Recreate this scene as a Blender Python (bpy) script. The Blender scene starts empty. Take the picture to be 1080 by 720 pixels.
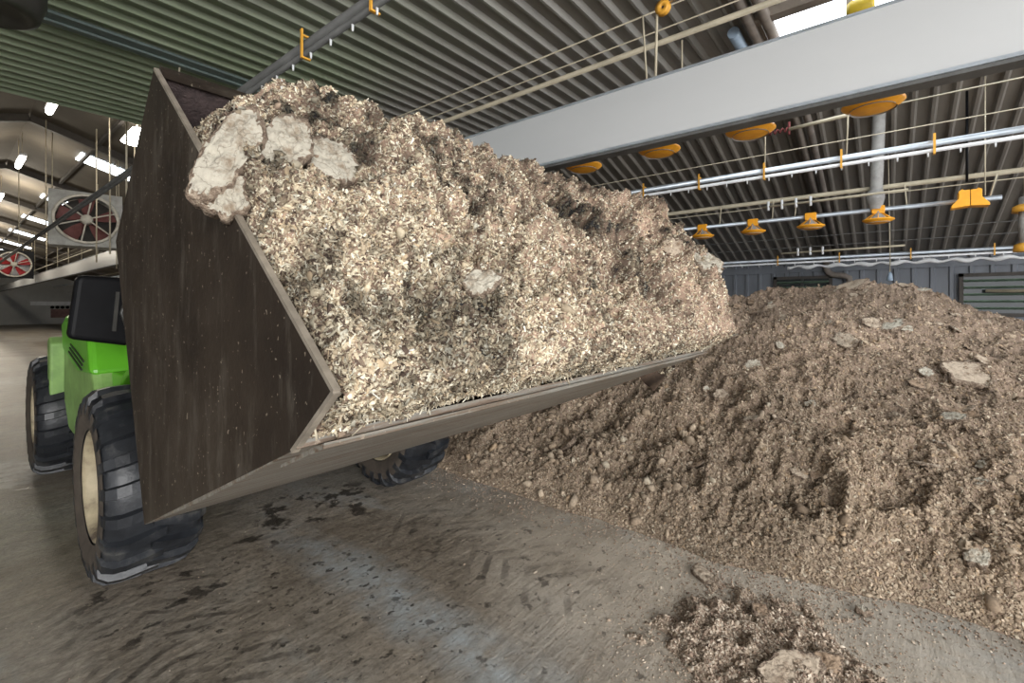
import bpy, math, random
import numpy as np
R = math.radians
rng = np.random.default_rng(7)
random.seed(7)
SC = bpy.context.scene
COL = SC.collection

# ------------------------------------------------------------------ camera
TH = math.atan2(605, 490)
cam = bpy.data.cameras.new('camera')
cam.sensor_width = 36
cam.lens = 490 / 1080 * 36
cam.shift_y = -38 / 1080
cam.clip_end = 200
camo = bpy.data.objects.new('camera', cam)
COL.objects.link(camo)
camo.location = (0, 0, 1.65)
camo.rotation_euler = (R(90), 0, -TH)
SC.camera = camo

# ------------------------------------------------------------------ materials
def new_mat(name):
    m = bpy.data.materials.new(name)
    m.use_nodes = True
    nt = m.node_tree
    b = nt.nodes['Principled BSDF']
    return m, nt, b

def N(nt, typ, **kw):
    n = nt.nodes.new(typ)
    for k, v in kw.items():
        if k.startswith('in_'):
            n.inputs[int(k[3:])].default_value = v
        else:
            setattr(n, k, v)
    return n

def mathn(nt, op, a, b=None, c=None, clamp=False):
    n = nt.nodes.new('ShaderNodeMath')
    n.operation = op
    n.use_clamp = clamp
    for i, x in enumerate((a, b, c)):
        if x is None:
            continue
        if isinstance(x, (int, float)):
            n.inputs[i].default_value = x
        else:
            nt.links.new(x, n.inputs[i])
    return n.outputs[0]

def noise(nt, scale, detail=4, rough=.6, vec=None, dist=0.0):
    n = nt.nodes.new('ShaderNodeTexNoise')
    n.inputs['Scale'].default_value = scale
    n.inputs['Detail'].default_value = detail
    n.inputs['Roughness'].default_value = rough
    n.inputs['Distortion'].default_value = dist
    if vec is not None:
        nt.links.new(vec, n.inputs['Vector'])
    return n.outputs['Fac']

def ramp(nt, fac, stops):
    n = nt.nodes.new('ShaderNodeValToRGB')
    cr = n.color_ramp
    while len(cr.elements) < len(stops):
        cr.elements.new(0.5)
    for e, (p, c) in zip(cr.elements, stops):
        e.position = p
        e.color = (*c, 1) if len(c) == 3 else c
    nt.links.new(fac, n.inputs[0])
    return n.outputs[0]

def mixc(nt, fac, a, b, mode='MIX'):
    n = nt.nodes.new('ShaderNodeMix')
    n.data_type = 'RGBA'
    n.blend_type = mode
    for s, x in ((n.inputs[0], fac), (n.inputs[6], a), (n.inputs[7], b)):
        if isinstance(x, (int, float)):
            s.default_value = x
        elif isinstance(x, tuple):
            s.default_value = (*x, 1)
        else:
            nt.links.new(x, s)
    return n.outputs[2]

def bump(nt, b, h, strength=.3, dist=.02):
    n = nt.nodes.new('ShaderNodeBump')
    n.inputs['Strength'].default_value = strength
    n.inputs['Distance'].default_value = dist
    nt.links.new(h, n.inputs['Height'])
    nt.links.new(n.outputs[0], b.inputs['Normal'])

def objvec(nt):
    return nt.nodes.new('ShaderNodeTexCoord').outputs['Object']

def stretch(nt, vec, s):
    n = nt.nodes.new('ShaderNodeMapping')
    n.inputs['Scale'].default_value = s
    nt.links.new(vec, n.inputs['Vector'])
    return n.outputs[0]

def simple(name, col, rough=.6, metal=0.0, var=.25, scale=6, dark=None, spec=.5, bmp=0, strch=(1, 1, 1)):
    m, nt, b = new_mat(name)
    v = stretch(nt, objvec(nt), strch)
    f = noise(nt, scale, 5, .65, v)
    d = dark or tuple(c * (1 - var) for c in col)
    h = tuple(min(1, c * (1 + var)) for c in col)
    c = ramp(nt, f, [(.3, d), (.5, col), (.72, h)])
    nt.links.new(c, b.inputs['Base Color'])
    b.inputs['Roughness'].default_value = rough
    b.inputs['Metallic'].default_value = metal
    b.inputs['Specular IOR Level'].default_value = spec
    if bmp:
        bump(nt, b, noise(nt, scale * 6, 4, .6, v), bmp, .01)
    return m

def emit(name, col, strength):
    m, nt, b = new_mat(name)
    b.inputs['Base Color'].default_value = (*col, 1)
    b.inputs['Emission Color'].default_value = (*col, 1)
    b.inputs['Emission Strength'].default_value = strength
    return m

M = {}
M['slope'] = simple('dusty_ribbed_slope', (.185, .168, .145), .45, 0, .3, 1.4, strch=(.4, 3, 1))
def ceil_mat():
    m, nt, b = new_mat('ribbed_sheet_green_cast')
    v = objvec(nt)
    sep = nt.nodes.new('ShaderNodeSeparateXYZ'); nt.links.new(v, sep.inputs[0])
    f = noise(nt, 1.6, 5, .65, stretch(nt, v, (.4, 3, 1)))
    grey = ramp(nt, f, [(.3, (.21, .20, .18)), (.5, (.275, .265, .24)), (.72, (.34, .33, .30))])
    grn = ramp(nt, f, [(.3, (.165, .20, .13)), (.5, (.225, .265, .175)), (.72, (.285, .325, .23))])  # green light on the far left sheets, painted into their colour
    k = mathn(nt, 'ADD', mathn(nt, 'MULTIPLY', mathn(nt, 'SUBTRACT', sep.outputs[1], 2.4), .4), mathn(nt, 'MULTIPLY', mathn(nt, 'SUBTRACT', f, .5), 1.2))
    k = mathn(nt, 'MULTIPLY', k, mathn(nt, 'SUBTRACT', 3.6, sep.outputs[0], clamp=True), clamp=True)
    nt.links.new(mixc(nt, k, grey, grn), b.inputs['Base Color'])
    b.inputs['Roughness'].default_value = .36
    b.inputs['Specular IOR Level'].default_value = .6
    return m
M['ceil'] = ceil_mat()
M['roof'] = simple('dusty_roof_panel', (.115, .098, .075), .8, 0, .25, .8)
M['rafter'] = simple('dark_rafter', (.06, .052, .045), .7)
M['purlin'] = simple('green_grey_purlin', (.10, .13, .12), .5)
M['wallr'] = simple('blue_grey_cladding', (.17, .185, .21), .5, 0, .25, 1.5, strch=(1, 1, .3))
M['walle'] = simple('end_wall_render', (.42, .42, .40), .8, 0, .15, .6)
M['purple'] = simple('brown_red_board', (.22, .13, .12), .8)
M['beam'] = simple('painted_grey_sheet', (.56, .57, .575), .38, 0, .045, .9, strch=(1, .35, 1))
M['galv'] = simple('galvanised_tube', (.50, .55, .60), .32, .6, .2, 5)
M['galvdark'] = simple('dull_galvanised', (.10, .10, .096), .6, 0, .3, 5)
M['white'] = simple('white_plastic', (.72, .73, .74), .4, 0, .12, 4)
M['beige'] = simple('beige_pipe', (.42, .37, .27), .55, 0, .22, 4)
M['cord'] = simple('pale_cord', (.52, .46, .34), .8, 0, .2, 10)
M['brownpipe'] = simple('brown_grey_pipe', (.21, .18, .155), .55, 0, .3, 5)
M['greypipe'] = simple('grey_flexible_pipe', (.30, .29, .275), .6, 0, .25, 8)
M['yellow'] = simple('yellow_orange_plastic', (.92, .40, .02), .42, 0, .12, 8)
M['yclip'] = simple('yellow_clip', (.80, .40, .05), .5, 0, .12, 8)
M['black'] = simple('black_plastic', (.005, .005, .006), .5, 0, .4, 8, spec=.14)
M['hood'] = simple('dark_hood_metal', (.035, .033, .028), .4, 0, .4, 6)
M['red'] = simple('red_fan_blade', (.36, .03, .035), .5)
M['reddull'] = simple('dusty_red_blade', (.16, .06, .055), .7)
M['redrope'] = simple('red_rope', (.16, .03, .03), .8)
M['fanframe'] = simple('fan_frame_grey', (.33, .33, .31), .5)
M['fanguard'] = simple('fan_guard_pale', (.55, .52, .45), .5)
M['fandark'] = simple('fan_dark_back', (.06, .055, .05), .7)
M['fanwhite'] = simple('fan_white_back', (.6, .6, .62), .6)
M['green'] = simple('lime_green_paint', (.12, .43, .022), .3, 0, .12, 3)
M['greendirty'] = simple('dusty_green_paint', (.24, .40, .12), .5, 0, .28, 5)
M['chassis'] = simple('dark_chassis', (.03, .03, .028), .6)
M['amber'] = simple('amber_lens', (.55, .11, .01), .25)
M['lens'] = simple('clear_lens', (.6, .6, .58), .15)
M['rim'] = simple('dusty_cream_rim', (.40, .335, .22), .6, 0, .3, 7, dark=(.12, .09, .065))
M['glass'] = simple('dark_glass', (.03, .035, .035), .08)
M['louvre'] = simple('green_louvre', (.13, .19, .14), .35, 0, .3, 3)
M['bluetag'] = simple('blue_grey_tag', (.28, .36, .45), .5)
M['yvalve'] = simple('yellow_valve', (.55, .40, .03), .45)
M['skyl'] = emit('skylight_sheet', (.88, .95, 1.0), 2.6)
M['lampon'] = emit('lit_lamp', (1, .96, .88), 14)
M['wood'] = simple('grey_wood_trim', (.20, .17, .14), .7)

def steel_dark():
    m, nt, b = new_mat('dirty_dark_steel')
    v = objvec(nt)
    f1 = noise(nt, 2.2, 6, .65, v)
    base = ramp(nt, f1, [(.3, (.018, .013, .010)), (.5, (.034, .025, .018)), (.7, (.055, .043, .032))])
    f2 = noise(nt, 3, 5, .7, stretch(nt, v, (1, 5, 1.2)))
    streak = ramp(nt, f2, [(.52, (0, 0, 0)), (.75, (1, 1, 1))])
    c = mixc(nt, mathn(nt, 'MULTIPLY', streak, .62), base, (.115, .10, .08))
    f3 = noise(nt, 70, 2, .5, v)
    sp = ramp(nt, f3, [(.70, (0, 0, 0)), (.73, (1, 1, 1))])
    c = mixc(nt, mathn(nt, 'MULTIPLY', sp, .7), c, (.30, .25, .19))
    nt.links.new(c, b.inputs['Base Color'])
    b.inputs['Roughness'].default_value = .55
    b.inputs['Specular IOR Level'].default_value = .22
    bump(nt, b, noise(nt, 30, 4, .6, v), .12, .01)
    return m
M['steel'] = steel_dark()

def steel_worn():
    m, nt, b = new_mat('worn_floor_steel')
    v = objvec(nt)
    f1 = noise(nt, 6, 6, .7, stretch(nt, v, (.3, 7, 7)))
    c = ramp(nt, f1, [(.32, (.07, .045, .032)), (.44, (.17, .125, .09)), (.52, (.20, .19, .165)), (.62, (.27, .25, .215)), (.74, (.24, .15, .10))])
    f2 = noise(nt, 60, 3, .6, v)
    c = mixc(nt, ramp(nt, f2, [(.62, (0, 0, 0)), (.68, (.6, .6, .6))]), c, (.38, .32, .25))
    nt.links.new(c, b.inputs['Base Color'])
    b.inputs['Roughness'].default_value = .42
    b.inputs['Metallic'].default_value = .15
    bump(nt, b, f2, .15, .01)
    return m
M['worn'] = steel_worn()
M['edge'] = simple('bright_worn_edge', (.30, .26, .21), .45, .2, .35, 14)
M['inner'] = simple('crusted_inner_plate', (.06, .042, .04), .9, 0, .6, 14, bmp=.8)

def rubber():
    m, nt, b = new_mat('tyre_rubber')
    v = objvec(nt)
    f = noise(nt, 5, 6, .7, v)
    c = ramp(nt, f, [(.32, (.008, .009, .011)), (.54, (.02, .022, .026)), (.70, (.085, .083, .078))])
    nt.links.new(c, b.inputs['Base Color'])
    b.inputs['Roughness'].default_value = .40
    bump(nt, b, noise(nt, 40, 3, .6, v), .2, .01)
    return m
M['rubber'] = rubber()
M['sidewall'] = simple('dusty_sidewall', (.075, .06, .047), .7, 0, .4, 8)

def litter_mat(name, rough=.9):
    m, nt, b = new_mat(name)
    a = nt.nodes.new('ShaderNodeVertexColor')
    a.layer_name = 'Col'
    v = objvec(nt)
    f = noise(nt, 55, 3, .6, v)
    k = ramp(nt, f, [(.25, (.72, .72, .72)), (.75, (1.22, 1.22, 1.22))])
    c = mixc(nt, 1.0, a.outputs['Color'], k, 'MULTIPLY')
    nt.links.new(c, b.inputs['Base Color'])
    b.inputs['Roughness'].default_value = rough
    b.inputs['Specular IOR Level'].default_value = .2
    return m
M['litter'] = litter_mat('litter')

def cake_mat(name, col, edge):
    m, nt, b = new_mat(name)
    v = objvec(nt)
    f = noise(nt, 9, 7, .72, v)
    f2 = noise(nt, 60, 4, .7, v)
    c = ramp(nt, f, [(.36, edge), (.47, col), (.7, tuple(min(1, x * 1.15) for x in col))])
    c = mixc(nt, ramp(nt, f2, [(.55, (0, 0, 0)), (.72, (.7, .7, .7))]), c, tuple(x * .45 for x in col))
    nt.links.new(c, b.inputs['Base Color'])
    vo = nt.nodes.new('ShaderNodeTexVoronoi'); vo.feature = 'DISTANCE_TO_EDGE'; vo.inputs['Scale'].default_value = 9
    wv = nt.nodes.new('ShaderNodeVectorMath'); wv.operation = 'ADD'
    nz = nt.nodes.new('ShaderNodeTexNoise'); nz.inputs['Scale'].default_value = 14; nz.inputs['Detail'].default_value = 5
    nt.links.new(v, nz.inputs['Vector'])
    sc_ = nt.nodes.new('ShaderNodeVectorMath'); sc_.operation = 'SCALE'; sc_.inputs['Scale'].default_value = .12
    nt.links.new(nz.outputs['Color'], sc_.inputs[0]); nt.links.new(v, wv.inputs[0]); nt.links.new(sc_.outputs[0], wv.inputs[1])
    nt.links.new(wv.outputs[0], vo.inputs['Vector'])
    crk = ramp(nt, vo.outputs['Distance'], [(.0, (.5,) * 3), (.022, (0,) * 3)])
    c = mixc(nt, crk, c, tuple(x * .3 for x in edge))
    nt.links.new(c, b.inputs['Base Color'])
    b.inputs['Roughness'].default_value = .9
    b.inputs['Specular IOR Level'].default_value = .2
    bump(nt, b, f2, .5, .012)
    return m
def cake_side():
    m, nt, b = new_mat('broken_litter_edge')
    v = objvec(nt)
    c = ramp(nt, noise(nt, 55, 5, .75, v), [(.32, (.07, .045, .032)), (.47, (.20, .145, .105)), (.58, (.34, .265, .195)), (.72, (.55, .47, .37))])
    nt.links.new(c, b.inputs['Base Color']); b.inputs['Roughness'].default_value = .95
    bump(nt, b, noise(nt, 70, 4, .7, v), .9, .02)
    return m
M['cakeside'] = cake_side()
M['cake'] = cake_mat('pale_cake', (.43, .395, .325), (.24, .185, .13))
M['cakebrown'] = cake_mat('brown_cake', (.42, .345, .265), (.20, .14, .095))
M['cakedk'] = cake_mat('tan_cake', (.34, .25, .175), (.18, .12, .08))

def floor_mat():
    m, nt, b = new_mat('stained_concrete')
    v = nt.nodes.new('ShaderNodeTexCoord').outputs['Object']
    sep = nt.nodes.new('ShaderNodeSeparateXYZ')
    nt.links.new(v, sep.inputs[0])
    X, Y = sep.outputs[0], sep.outputs[1]
    n1 = noise(nt, .55, 6, .62, v, .4)
    c = ramp(nt, n1, [(.30, (.21, .172, .13)), (.46, (.30, .26, .21)), (.60, (.35, .325, .285)), (.75, (.41, .37, .31))])
    n2 = noise(nt, 7, 6, .7, v)
    c = mixc(nt, .55, c, ramp(nt, n2, [(.3, (.45, .44, .42)), (.5, (.95, .95, .95)), (.7, (1.35, 1.33, 1.3))]), 'MULTIPLY')
    rot = nt.nodes.new('ShaderNodeMapping'); rot.inputs['Rotation'].default_value = (0, 0, R(58)); rot.inputs['Scale'].default_value = (2.2, 15, 1)
    nt.links.new(v, rot.inputs['Vector'])
    br = noise(nt, 1.5, 7, .72, rot.outputs[0], .3)
    c = mixc(nt, .8, c, ramp(nt, br, [(.3, (.42, .40, .37)), (.48, (.92, .9, .88)), (.68, (1.30, 1.28, 1.26))]), 'MULTIPLY')
    gr = noise(nt, 38, 5, .75, v)
    c = mixc(nt, .7, c, ramp(nt, gr, [(.3, (.5, .48, .45)), (.5, (1, 1, 1)), (.7, (1.35, 1.35, 1.35))]), 'MULTIPLY')
    # pale dusty zone around the spilled litter
    dx = mathn(nt, 'SUBTRACT', X, 2.75)
    dy = mathn(nt, 'SUBTRACT', Y, .9)
    d2 = mathn(nt, 'ADD', mathn(nt, 'MULTIPLY', mathn(nt, 'MULTIPLY', dx, dx), .9), mathn(nt, 'MULTIPLY', mathn(nt, 'MULTIPLY', dy, dy), .42))
    dust = mathn(nt, 'SUBTRACT', 1.15, d2, clamp=True)
    dust = mathn(nt, 'MULTIPLY', dust, ramp(nt, noise(nt, 2.2, 5, .65, v), [(.3, (.25,) * 3), (.65, (1,) * 3)]))
    c = mixc(nt, mathn(nt, 'MULTIPLY', dust, .85), c, (.56, .485, .39))
    # bluish scraped strip along the machine lane
    wob = mathn(nt, 'MULTIPLY', mathn(nt, 'SUBTRACT', noise(nt, 1.4, 4, .6, v), .5), .35)
    sd = mathn(nt, 'ABSOLUTE', mathn(nt, 'ADD', mathn(nt, 'SUBTRACT', X, 1.60), wob))
    strip = mathn(nt, 'SUBTRACT', 1.0, mathn(nt, 'MULTIPLY', sd, 4.6), clamp=True)
    yfade = mathn(nt, 'SUBTRACT', 3.7, Y, clamp=True)
    strip = mathn(nt, 'MULTIPLY', mathn(nt, 'MULTIPLY', strip, yfade), ramp(nt, noise(nt, 5, 5, .7, v), [(.35, (.1,) * 3), (.6, (1,) * 3)]))
    c = mixc(nt, mathn(nt, 'MULTIPLY', strip, .95), c, (.45, .49, .50))
    # second faint bluish scrape patches
    pz = ramp(nt, noise(nt, 1.1, 5, .7, stretch(nt, v, (1, .35, 1)), .3), [(.56, (0,) * 3), (.66, (1,) * 3)])
    c = mixc(nt, mathn(nt, 'MULTIPLY', pz, .4), c, (.42, .45, .45))
    # tyre prints: chevron bars in two lanes
    def lane(xc, half, y0, y1, per, amt):
        nonlocal c
        ax = mathn(nt, 'ABSOLUTE', mathn(nt, 'SUBTRACT', X, xc))
        inside = mathn(nt, 'MULTIPLY', mathn(nt, 'SUBTRACT', half, ax), 12, clamp=True)
        iny = mathn(nt, 'MULTIPLY', mathn(nt, 'MULTIPLY', mathn(nt, 'SUBTRACT', Y, y0), 2, clamp=True),
                    mathn(nt, 'MULTIPLY', mathn(nt, 'SUBTRACT', y1, Y), 2, clamp=True))
        ph = mathn(nt, 'ADD', mathn(nt, 'ADD', Y, mathn(nt, 'MULTIPLY', ax, .75)), mathn(nt, 'MULTIPLY', noise(nt, 3, 3, .5, v), .14))
        w = mathn(nt, 'SINE', mathn(nt, 'MULTIPLY', ph, 2 * math.pi / per))
        w = mathn(nt, 'MULTIPLY', mathn(nt, 'SUBTRACT', w, .25), 2.2, clamp=True)
        k = mathn(nt, 'MULTIPLY', mathn(nt, 'MULTIPLY', inside, iny), mathn(nt, 'MULTIPLY', w, ramp(nt, noise(nt, 3.3, 5, .7, v), [(.42, (0,) * 3), (.62, (1,) * 3)])))
        c = mixc(nt, mathn(nt, 'MULTIPLY', k, amt), c, (.05, .04, .032))
    lane(.70, .42, 1.2, 3.8, .125, .75)
    lane(2.32, .34, 1.0, 3.3, .15, .6)
    # dark damp spots
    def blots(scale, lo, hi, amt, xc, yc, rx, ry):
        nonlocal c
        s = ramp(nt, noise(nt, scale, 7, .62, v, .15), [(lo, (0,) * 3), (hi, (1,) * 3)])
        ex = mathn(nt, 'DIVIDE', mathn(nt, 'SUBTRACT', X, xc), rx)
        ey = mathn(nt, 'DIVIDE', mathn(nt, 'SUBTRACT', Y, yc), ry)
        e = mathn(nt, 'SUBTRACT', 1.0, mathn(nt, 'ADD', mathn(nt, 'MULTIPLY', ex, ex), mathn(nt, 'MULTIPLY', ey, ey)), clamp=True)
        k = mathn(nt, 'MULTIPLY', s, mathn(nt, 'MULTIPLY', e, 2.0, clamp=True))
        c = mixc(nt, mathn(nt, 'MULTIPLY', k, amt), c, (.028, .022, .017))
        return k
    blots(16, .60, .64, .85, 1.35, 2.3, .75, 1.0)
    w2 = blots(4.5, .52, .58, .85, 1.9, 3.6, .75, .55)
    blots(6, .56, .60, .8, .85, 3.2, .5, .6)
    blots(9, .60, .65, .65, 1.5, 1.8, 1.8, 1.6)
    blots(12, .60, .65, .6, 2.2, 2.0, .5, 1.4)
    # pale wet puddle beside the rear wheel
    ex = mathn(nt, 'DIVIDE', mathn(nt, 'SUBTRACT', X, .36), .36)
    ey = mathn(nt, 'DIVIDE', mathn(nt, 'SUBTRACT', Y, 6.7), .6)
    pud = mathn(nt, 'SUBTRACT', 1.0, mathn(nt, 'ADD', mathn(nt, 'MULTIPLY', ex, ex), mathn(nt, 'MULTIPLY', ey, ey)), clamp=True)
    pud = mathn(nt, 'MULTIPLY', mathn(nt, 'MULTIPLY', pud, 3, clamp=True), ramp(nt, noise(nt, 9, 4, .7, v), [(.4, (0,) * 3), (.55, (1,) * 3)]))
    c = mixc(nt, mathn(nt, 'MULTIPLY', pud, .7), c, (.55, .54, .5))
    # fine crumbs
    cr = ramp(nt, noise(nt, 45, 2, .5, v), [(.68, (0,) * 3), (.72, (1,) * 3)])
    c = mixc(nt, mathn(nt, 'MULTIPLY', cr, .45), c, (.13, .095, .07))
    nt.links.new(c, b.inputs['Base Color'])
    rr = ramp(nt, br, [(.32, (.30,) * 3), (.68, (.70,) * 3)])
    nt.links.new(rr, b.inputs['Roughness'])
    bump(nt, b, mathn(nt, 'ADD', br, mathn(nt, 'MULTIPLY', gr, .6)), .55, .015)
    return m
M['floor'] = floor_mat()

# ------------------------------------------------------------------ mesh helpers
class MB:
    def __init__(s):
        s.v = []; s.f = []; s.sm = []
    def add(s, vs, fs, smooth=False):
        o = len(s.v)
        s.v += [tuple(map(float, p)) for p in vs]
        s.f += [tuple(i + o for i in f) for f in fs]
        s.sm += [smooth] * len(fs)
        return s
    def box(s, a, b):
        (x0, y0, z0), (x1, y1, z1) = a, b
        vs = [(x, y, z) for z in (z0, z1) for y in (y0, y1) for x in (x0, x1)]
        return s.add(vs, [(0, 2, 3, 1), (4, 5, 7, 6), (0, 1, 5, 4), (2, 6, 7, 3), (0, 4, 6, 2), (1, 3, 7, 5)])
    def bar(s, p, q, w, h, up=(0, 0, 1)):
        p, q, up = map(lambda t: np.array(t, float), (p, q, up))
        d = q - p; d /= np.linalg.norm(d)
        a = np.cross(d, up)
        if np.linalg.norm(a) < 1e-6: a = np.cross(d, (1, 0, 0))
        a /= np.linalg.norm(a); b = np.cross(a, d)
        vs = [e + a * i * w / 2 + b * j * h / 2 for e in (p, q) for i, j in ((-1, -1), (1, -1), (1, 1), (-1, 1))]
        return s.add(vs, [(0, 1, 2, 3), (7, 6, 5, 4), (0, 4, 5, 1), (1, 5, 6, 2), (2, 6, 7, 3), (3, 7, 4, 0)])
    def tube(s, pts, r, n=10, caps=True):
        pts = [np.array(p, float) for p in pts]
        rs = r if isinstance(r, (list, tuple)) else [r] * len(pts)
        vs = []; a = None
        for i, p in enumerate(pts):
            d = (pts[min(i + 1, len(pts) - 1)] - pts[max(i - 1, 0)])
            d = d / (np.linalg.norm(d) + 1e-12)
            if a is None:
                a = np.cross(d, (0, 0, 1))
                if np.linalg.norm(a) < .05: a = np.cross(d, (1, 0, 0))
            a = a - d * np.dot(a, d); a /= np.linalg.norm(a)
            b = np.cross(d, a)
            for k in range(n):
                t = 2 * math.pi * k / n
                vs.append(p + rs[i] * (math.cos(t) * a + math.sin(t) * b))
        fs = []
        for i in range(len(pts) - 1):
            for k in range(n):
                k2 = (k + 1) % n
                fs.append((i * n + k, i * n + k2, (i + 1) * n + k2, (i + 1) * n + k))
        s.add(vs, fs, True)
        if caps:
            o = len(s.v) - len(vs)
            s.f.append(tuple(o + k for k in reversed(range(n)))); s.sm.append(False)
            s.f.append(tuple(o + (len(pts) - 1) * n + k for k in range(n))); s.sm.append(False)
        return s
    def lathe(s, prof, c=(0, 0, 0), n=32, axis='z', smooth=True, closed=False):
        vs = []
        for (r, h) in prof:
            for k in range(n):
                t = 2 * math.pi * k / n
                x, y = r * math.cos(t), r * math.sin(t)
                p = {'z': (x, y, h), 'x': (h, x, y), 'y': (x, h, y)}[axis]
                vs.append((c[0] + p[0], c[1] + p[1], c[2] + p[2]))
        fs = []
        m = len(prof)
        for i in range(m if closed else m - 1):
            j = (i + 1) % m
            for k in range(n):
                k2 = (k + 1) % n
                fs.append((i * n + k, i * n + k2, j * n + k2, j * n + k))
        return s.add(vs, fs, smooth)
    def prism(s, poly, x0, x1, axes='yz'):
        # polygon in two axes extruded along the third
        n = len(poly)
        def P(e, a, b):
            return {'yz': (e, a, b), 'xz': (a, e, b), 'xy': (a, b, e)}[axes]
        vs = [P(x0, *p) for p in poly] + [P(x1, *p) for p in poly]
        fs = [tuple(range(n)), tuple(reversed(range(n, 2 * n)))]
        for i in range(n):
            j = (i + 1) % n
            fs.append((i, i + n, j + n, j))
        return s.add(vs, fs)
    def build(s, name, mat, parent=None, loc=None, bevel=0, fixn=True):
        me = bpy.data.meshes.new(name)
        me.from_pydata(s.v, [], s.f)
        me.polygons.foreach_set('use_smooth', s.sm)
        me.materials.append(mat)
        if fixn:
            import bmesh
            bm = bmesh.new(); bm.from_mesh(me)
            bmesh.ops.recalc_face_normals(bm, faces=bm.faces)
            bm.to_mesh(me); bm.free()
        me.update()
        o = bpy.data.objects.new(name, me)
        COL.objects.link(o)
        if parent is not None: o.parent = parent
        if loc is not None: o.location = loc
        if bevel:
            md = o.modifiers.new('bevel', 'BEVEL'); md.width = bevel; md.segments = 3; md.limit_method = 'ANGLE'; md.angle_limit = R(35)
        return o

def tag(o, label=None, cat=None, group=None, kind=None):
    if label: o['label'] = label
    if cat: o['category'] = cat
    if group: o['group'] = group
    if kind: o['kind'] = kind
    return o

def empty(name, loc, label, cat, group=None, rz=0):
    o = bpy.data.objects.new(name, None)
    o.empty_display_size = .1
    COL.objects.link(o)
    o.location = loc; o.rotation_euler.z = rz
    return tag(o, label, cat, group)

def struct(mb, name, mat, label=None, parent=None, **k):
    o = mb.build(name, mat, parent, **k)
    if parent is None:
        o['kind'] = 'structure'
        if label: o['label'] = label; o['category'] = 'structure'
    return o

def copy_tree(o, parent=None):
    c = o.copy(); COL.objects.link(c)
    if parent is not None: c.parent = parent
    for ch in o.children: copy_tree(ch, c)
    return c

# numpy value noise -----------------------------------------------------------
def vnoise3(p, seed=0):
    p = np.asarray(p, float)
    i = np.floor(p).astype(np.int64); f = p - i
    f = f * f * f * (f * (f * 6 - 15) + 10)
    def h(ix, iy, iz):
        n = (ix * 374761393 + iy * 668265263 + iz * 2147483647 + seed * 974711) & 0x7fffffff
        n = ((n ^ (n >> 13)) * 1274126177) & 0x7fffffff
        n = ((n ^ (n >> 15)) * 2246822519) & 0x7fffffff
        return ((n ^ (n >> 16)) & 0xffff) / 65535.0
    r = 0
    for dx in (0, 1):
        wx = f[..., 0] if dx else 1 - f[..., 0]
        for dy in (0, 1):
            wy = f[..., 1] if dy else 1 - f[..., 1]
            for dz in (0, 1):
                wz = f[..., 2] if dz else 1 - f[..., 2]
                r = r + wx * wy * wz * h(i[..., 0] + dx, i[..., 1] + dy, i[..., 2] + dz)
    return r * 2 - 1

def fbm(p, octaves=4, seed=0, gain=.5, ridged=False):
    a = 1.0; r = 0; p = np.asarray(p, float)
    for o in range(octaves):
        n = vnoise3(p, seed + o * 17)
        if ridged: n = 1 - 2 * np.abs(n)
        r = r + a * n
        p = p * 2.03 + 11.7; a *= gain
    return r

def sstep(a, b, x):
    t = np.clip((np.asarray(x, float) - a) / (b - a), 0, 1)
    return t * t * (3 - 2 * t)

# big numpy meshes ---------------------------------------------------------------
class NM:
    def __init__(s):
        s.V = []; s.F4 = []; s.F3 = []; s.C = []; s.n = 0
    def add(s, V, C, F4=None, F3=None):
        V = V.reshape(-1, 3); C = np.broadcast_to(C.reshape(-1, 3), V.shape)
        s.V.append(V); s.C.append(C)
        if F4 is not None: s.F4.append(F4.reshape(-1, 4) + s.n)
        if F3 is not None: s.F3.append(F3.reshape(-1, 3) + s.n)
        s.n += len(V)
    def build(s, name, mat):
        V = np.concatenate(s.V); C = np.concatenate(s.C)
        F4 = np.concatenate(s.F4) if s.F4 else np.zeros((0, 4), int)
        F3 = np.concatenate(s.F3) if s.F3 else np.zeros((0, 3), int)
        me = bpy.data.meshes.new(name)
        me.vertices.add(len(V)); me.vertices.foreach_set('co', V.astype(np.float32).ravel())
        loops = np.concatenate([F4.ravel(), F3.ravel()]).astype(np.int32)
        me.loops.add(len(loops)); me.loops.foreach_set('vertex_index', loops)
        st = np.concatenate([np.arange(len(F4)) * 4, len(F4) * 4 + np.arange(len(F3)) * 3]).astype(np.int32)
        me.polygons.add(len(st)); me.polygons.foreach_set('loop_start', st)
        me.update(calc_edges=True)
        at = me.color_attributes.new('Col', 'FLOAT_COLOR', 'POINT')
        at.data.foreach_set('color', np.concatenate([C, np.ones((len(C), 1))], 1).astype(np.float32).ravel())
        me.materials.append(mat)
        o = bpy.data.objects.new(name, me); COL.objects.link(o)
        return o

def grid_faces(nu, nv):
    i = np.arange(nu - 1)[:, None] * nv + np.arange(nv - 1)[None, :]
    return np.stack([i, i + nv, i + nv + 1, i + 1], -1).reshape(-1, 4)

def sample_grid(G, n, weight=None):
    nu, nv = G.shape[:2]
    du = G[1:, :-1] - G[:-1, :-1]; dv = G[:-1, 1:] - G[:-1, :-1]
    nn = np.cross(du, dv); A = np.linalg.norm(nn, axis=-1)
    W = A.copy()
    if weight is not None: W = W * weight[:-1, :-1]
    cdf = np.cumsum(W.ravel()); k = np.searchsorted(cdf, rng.random(n) * cdf[-1])
    k = np.clip(k, 0, W.size - 1)
    i, j = np.unravel_index(k, W.shape)
    a, b = rng.random((2, n, 1))
    P = G[i, j] + a * du[i, j] + b * dv[i, j]
    Nn = nn[i, j] / (A[i, j][:, None] + 1e-12)
    return P, Nn, i, j

def unit(v): return v / (np.linalg.norm(v, axis=-1, keepdims=True) + 1e-12)

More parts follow.
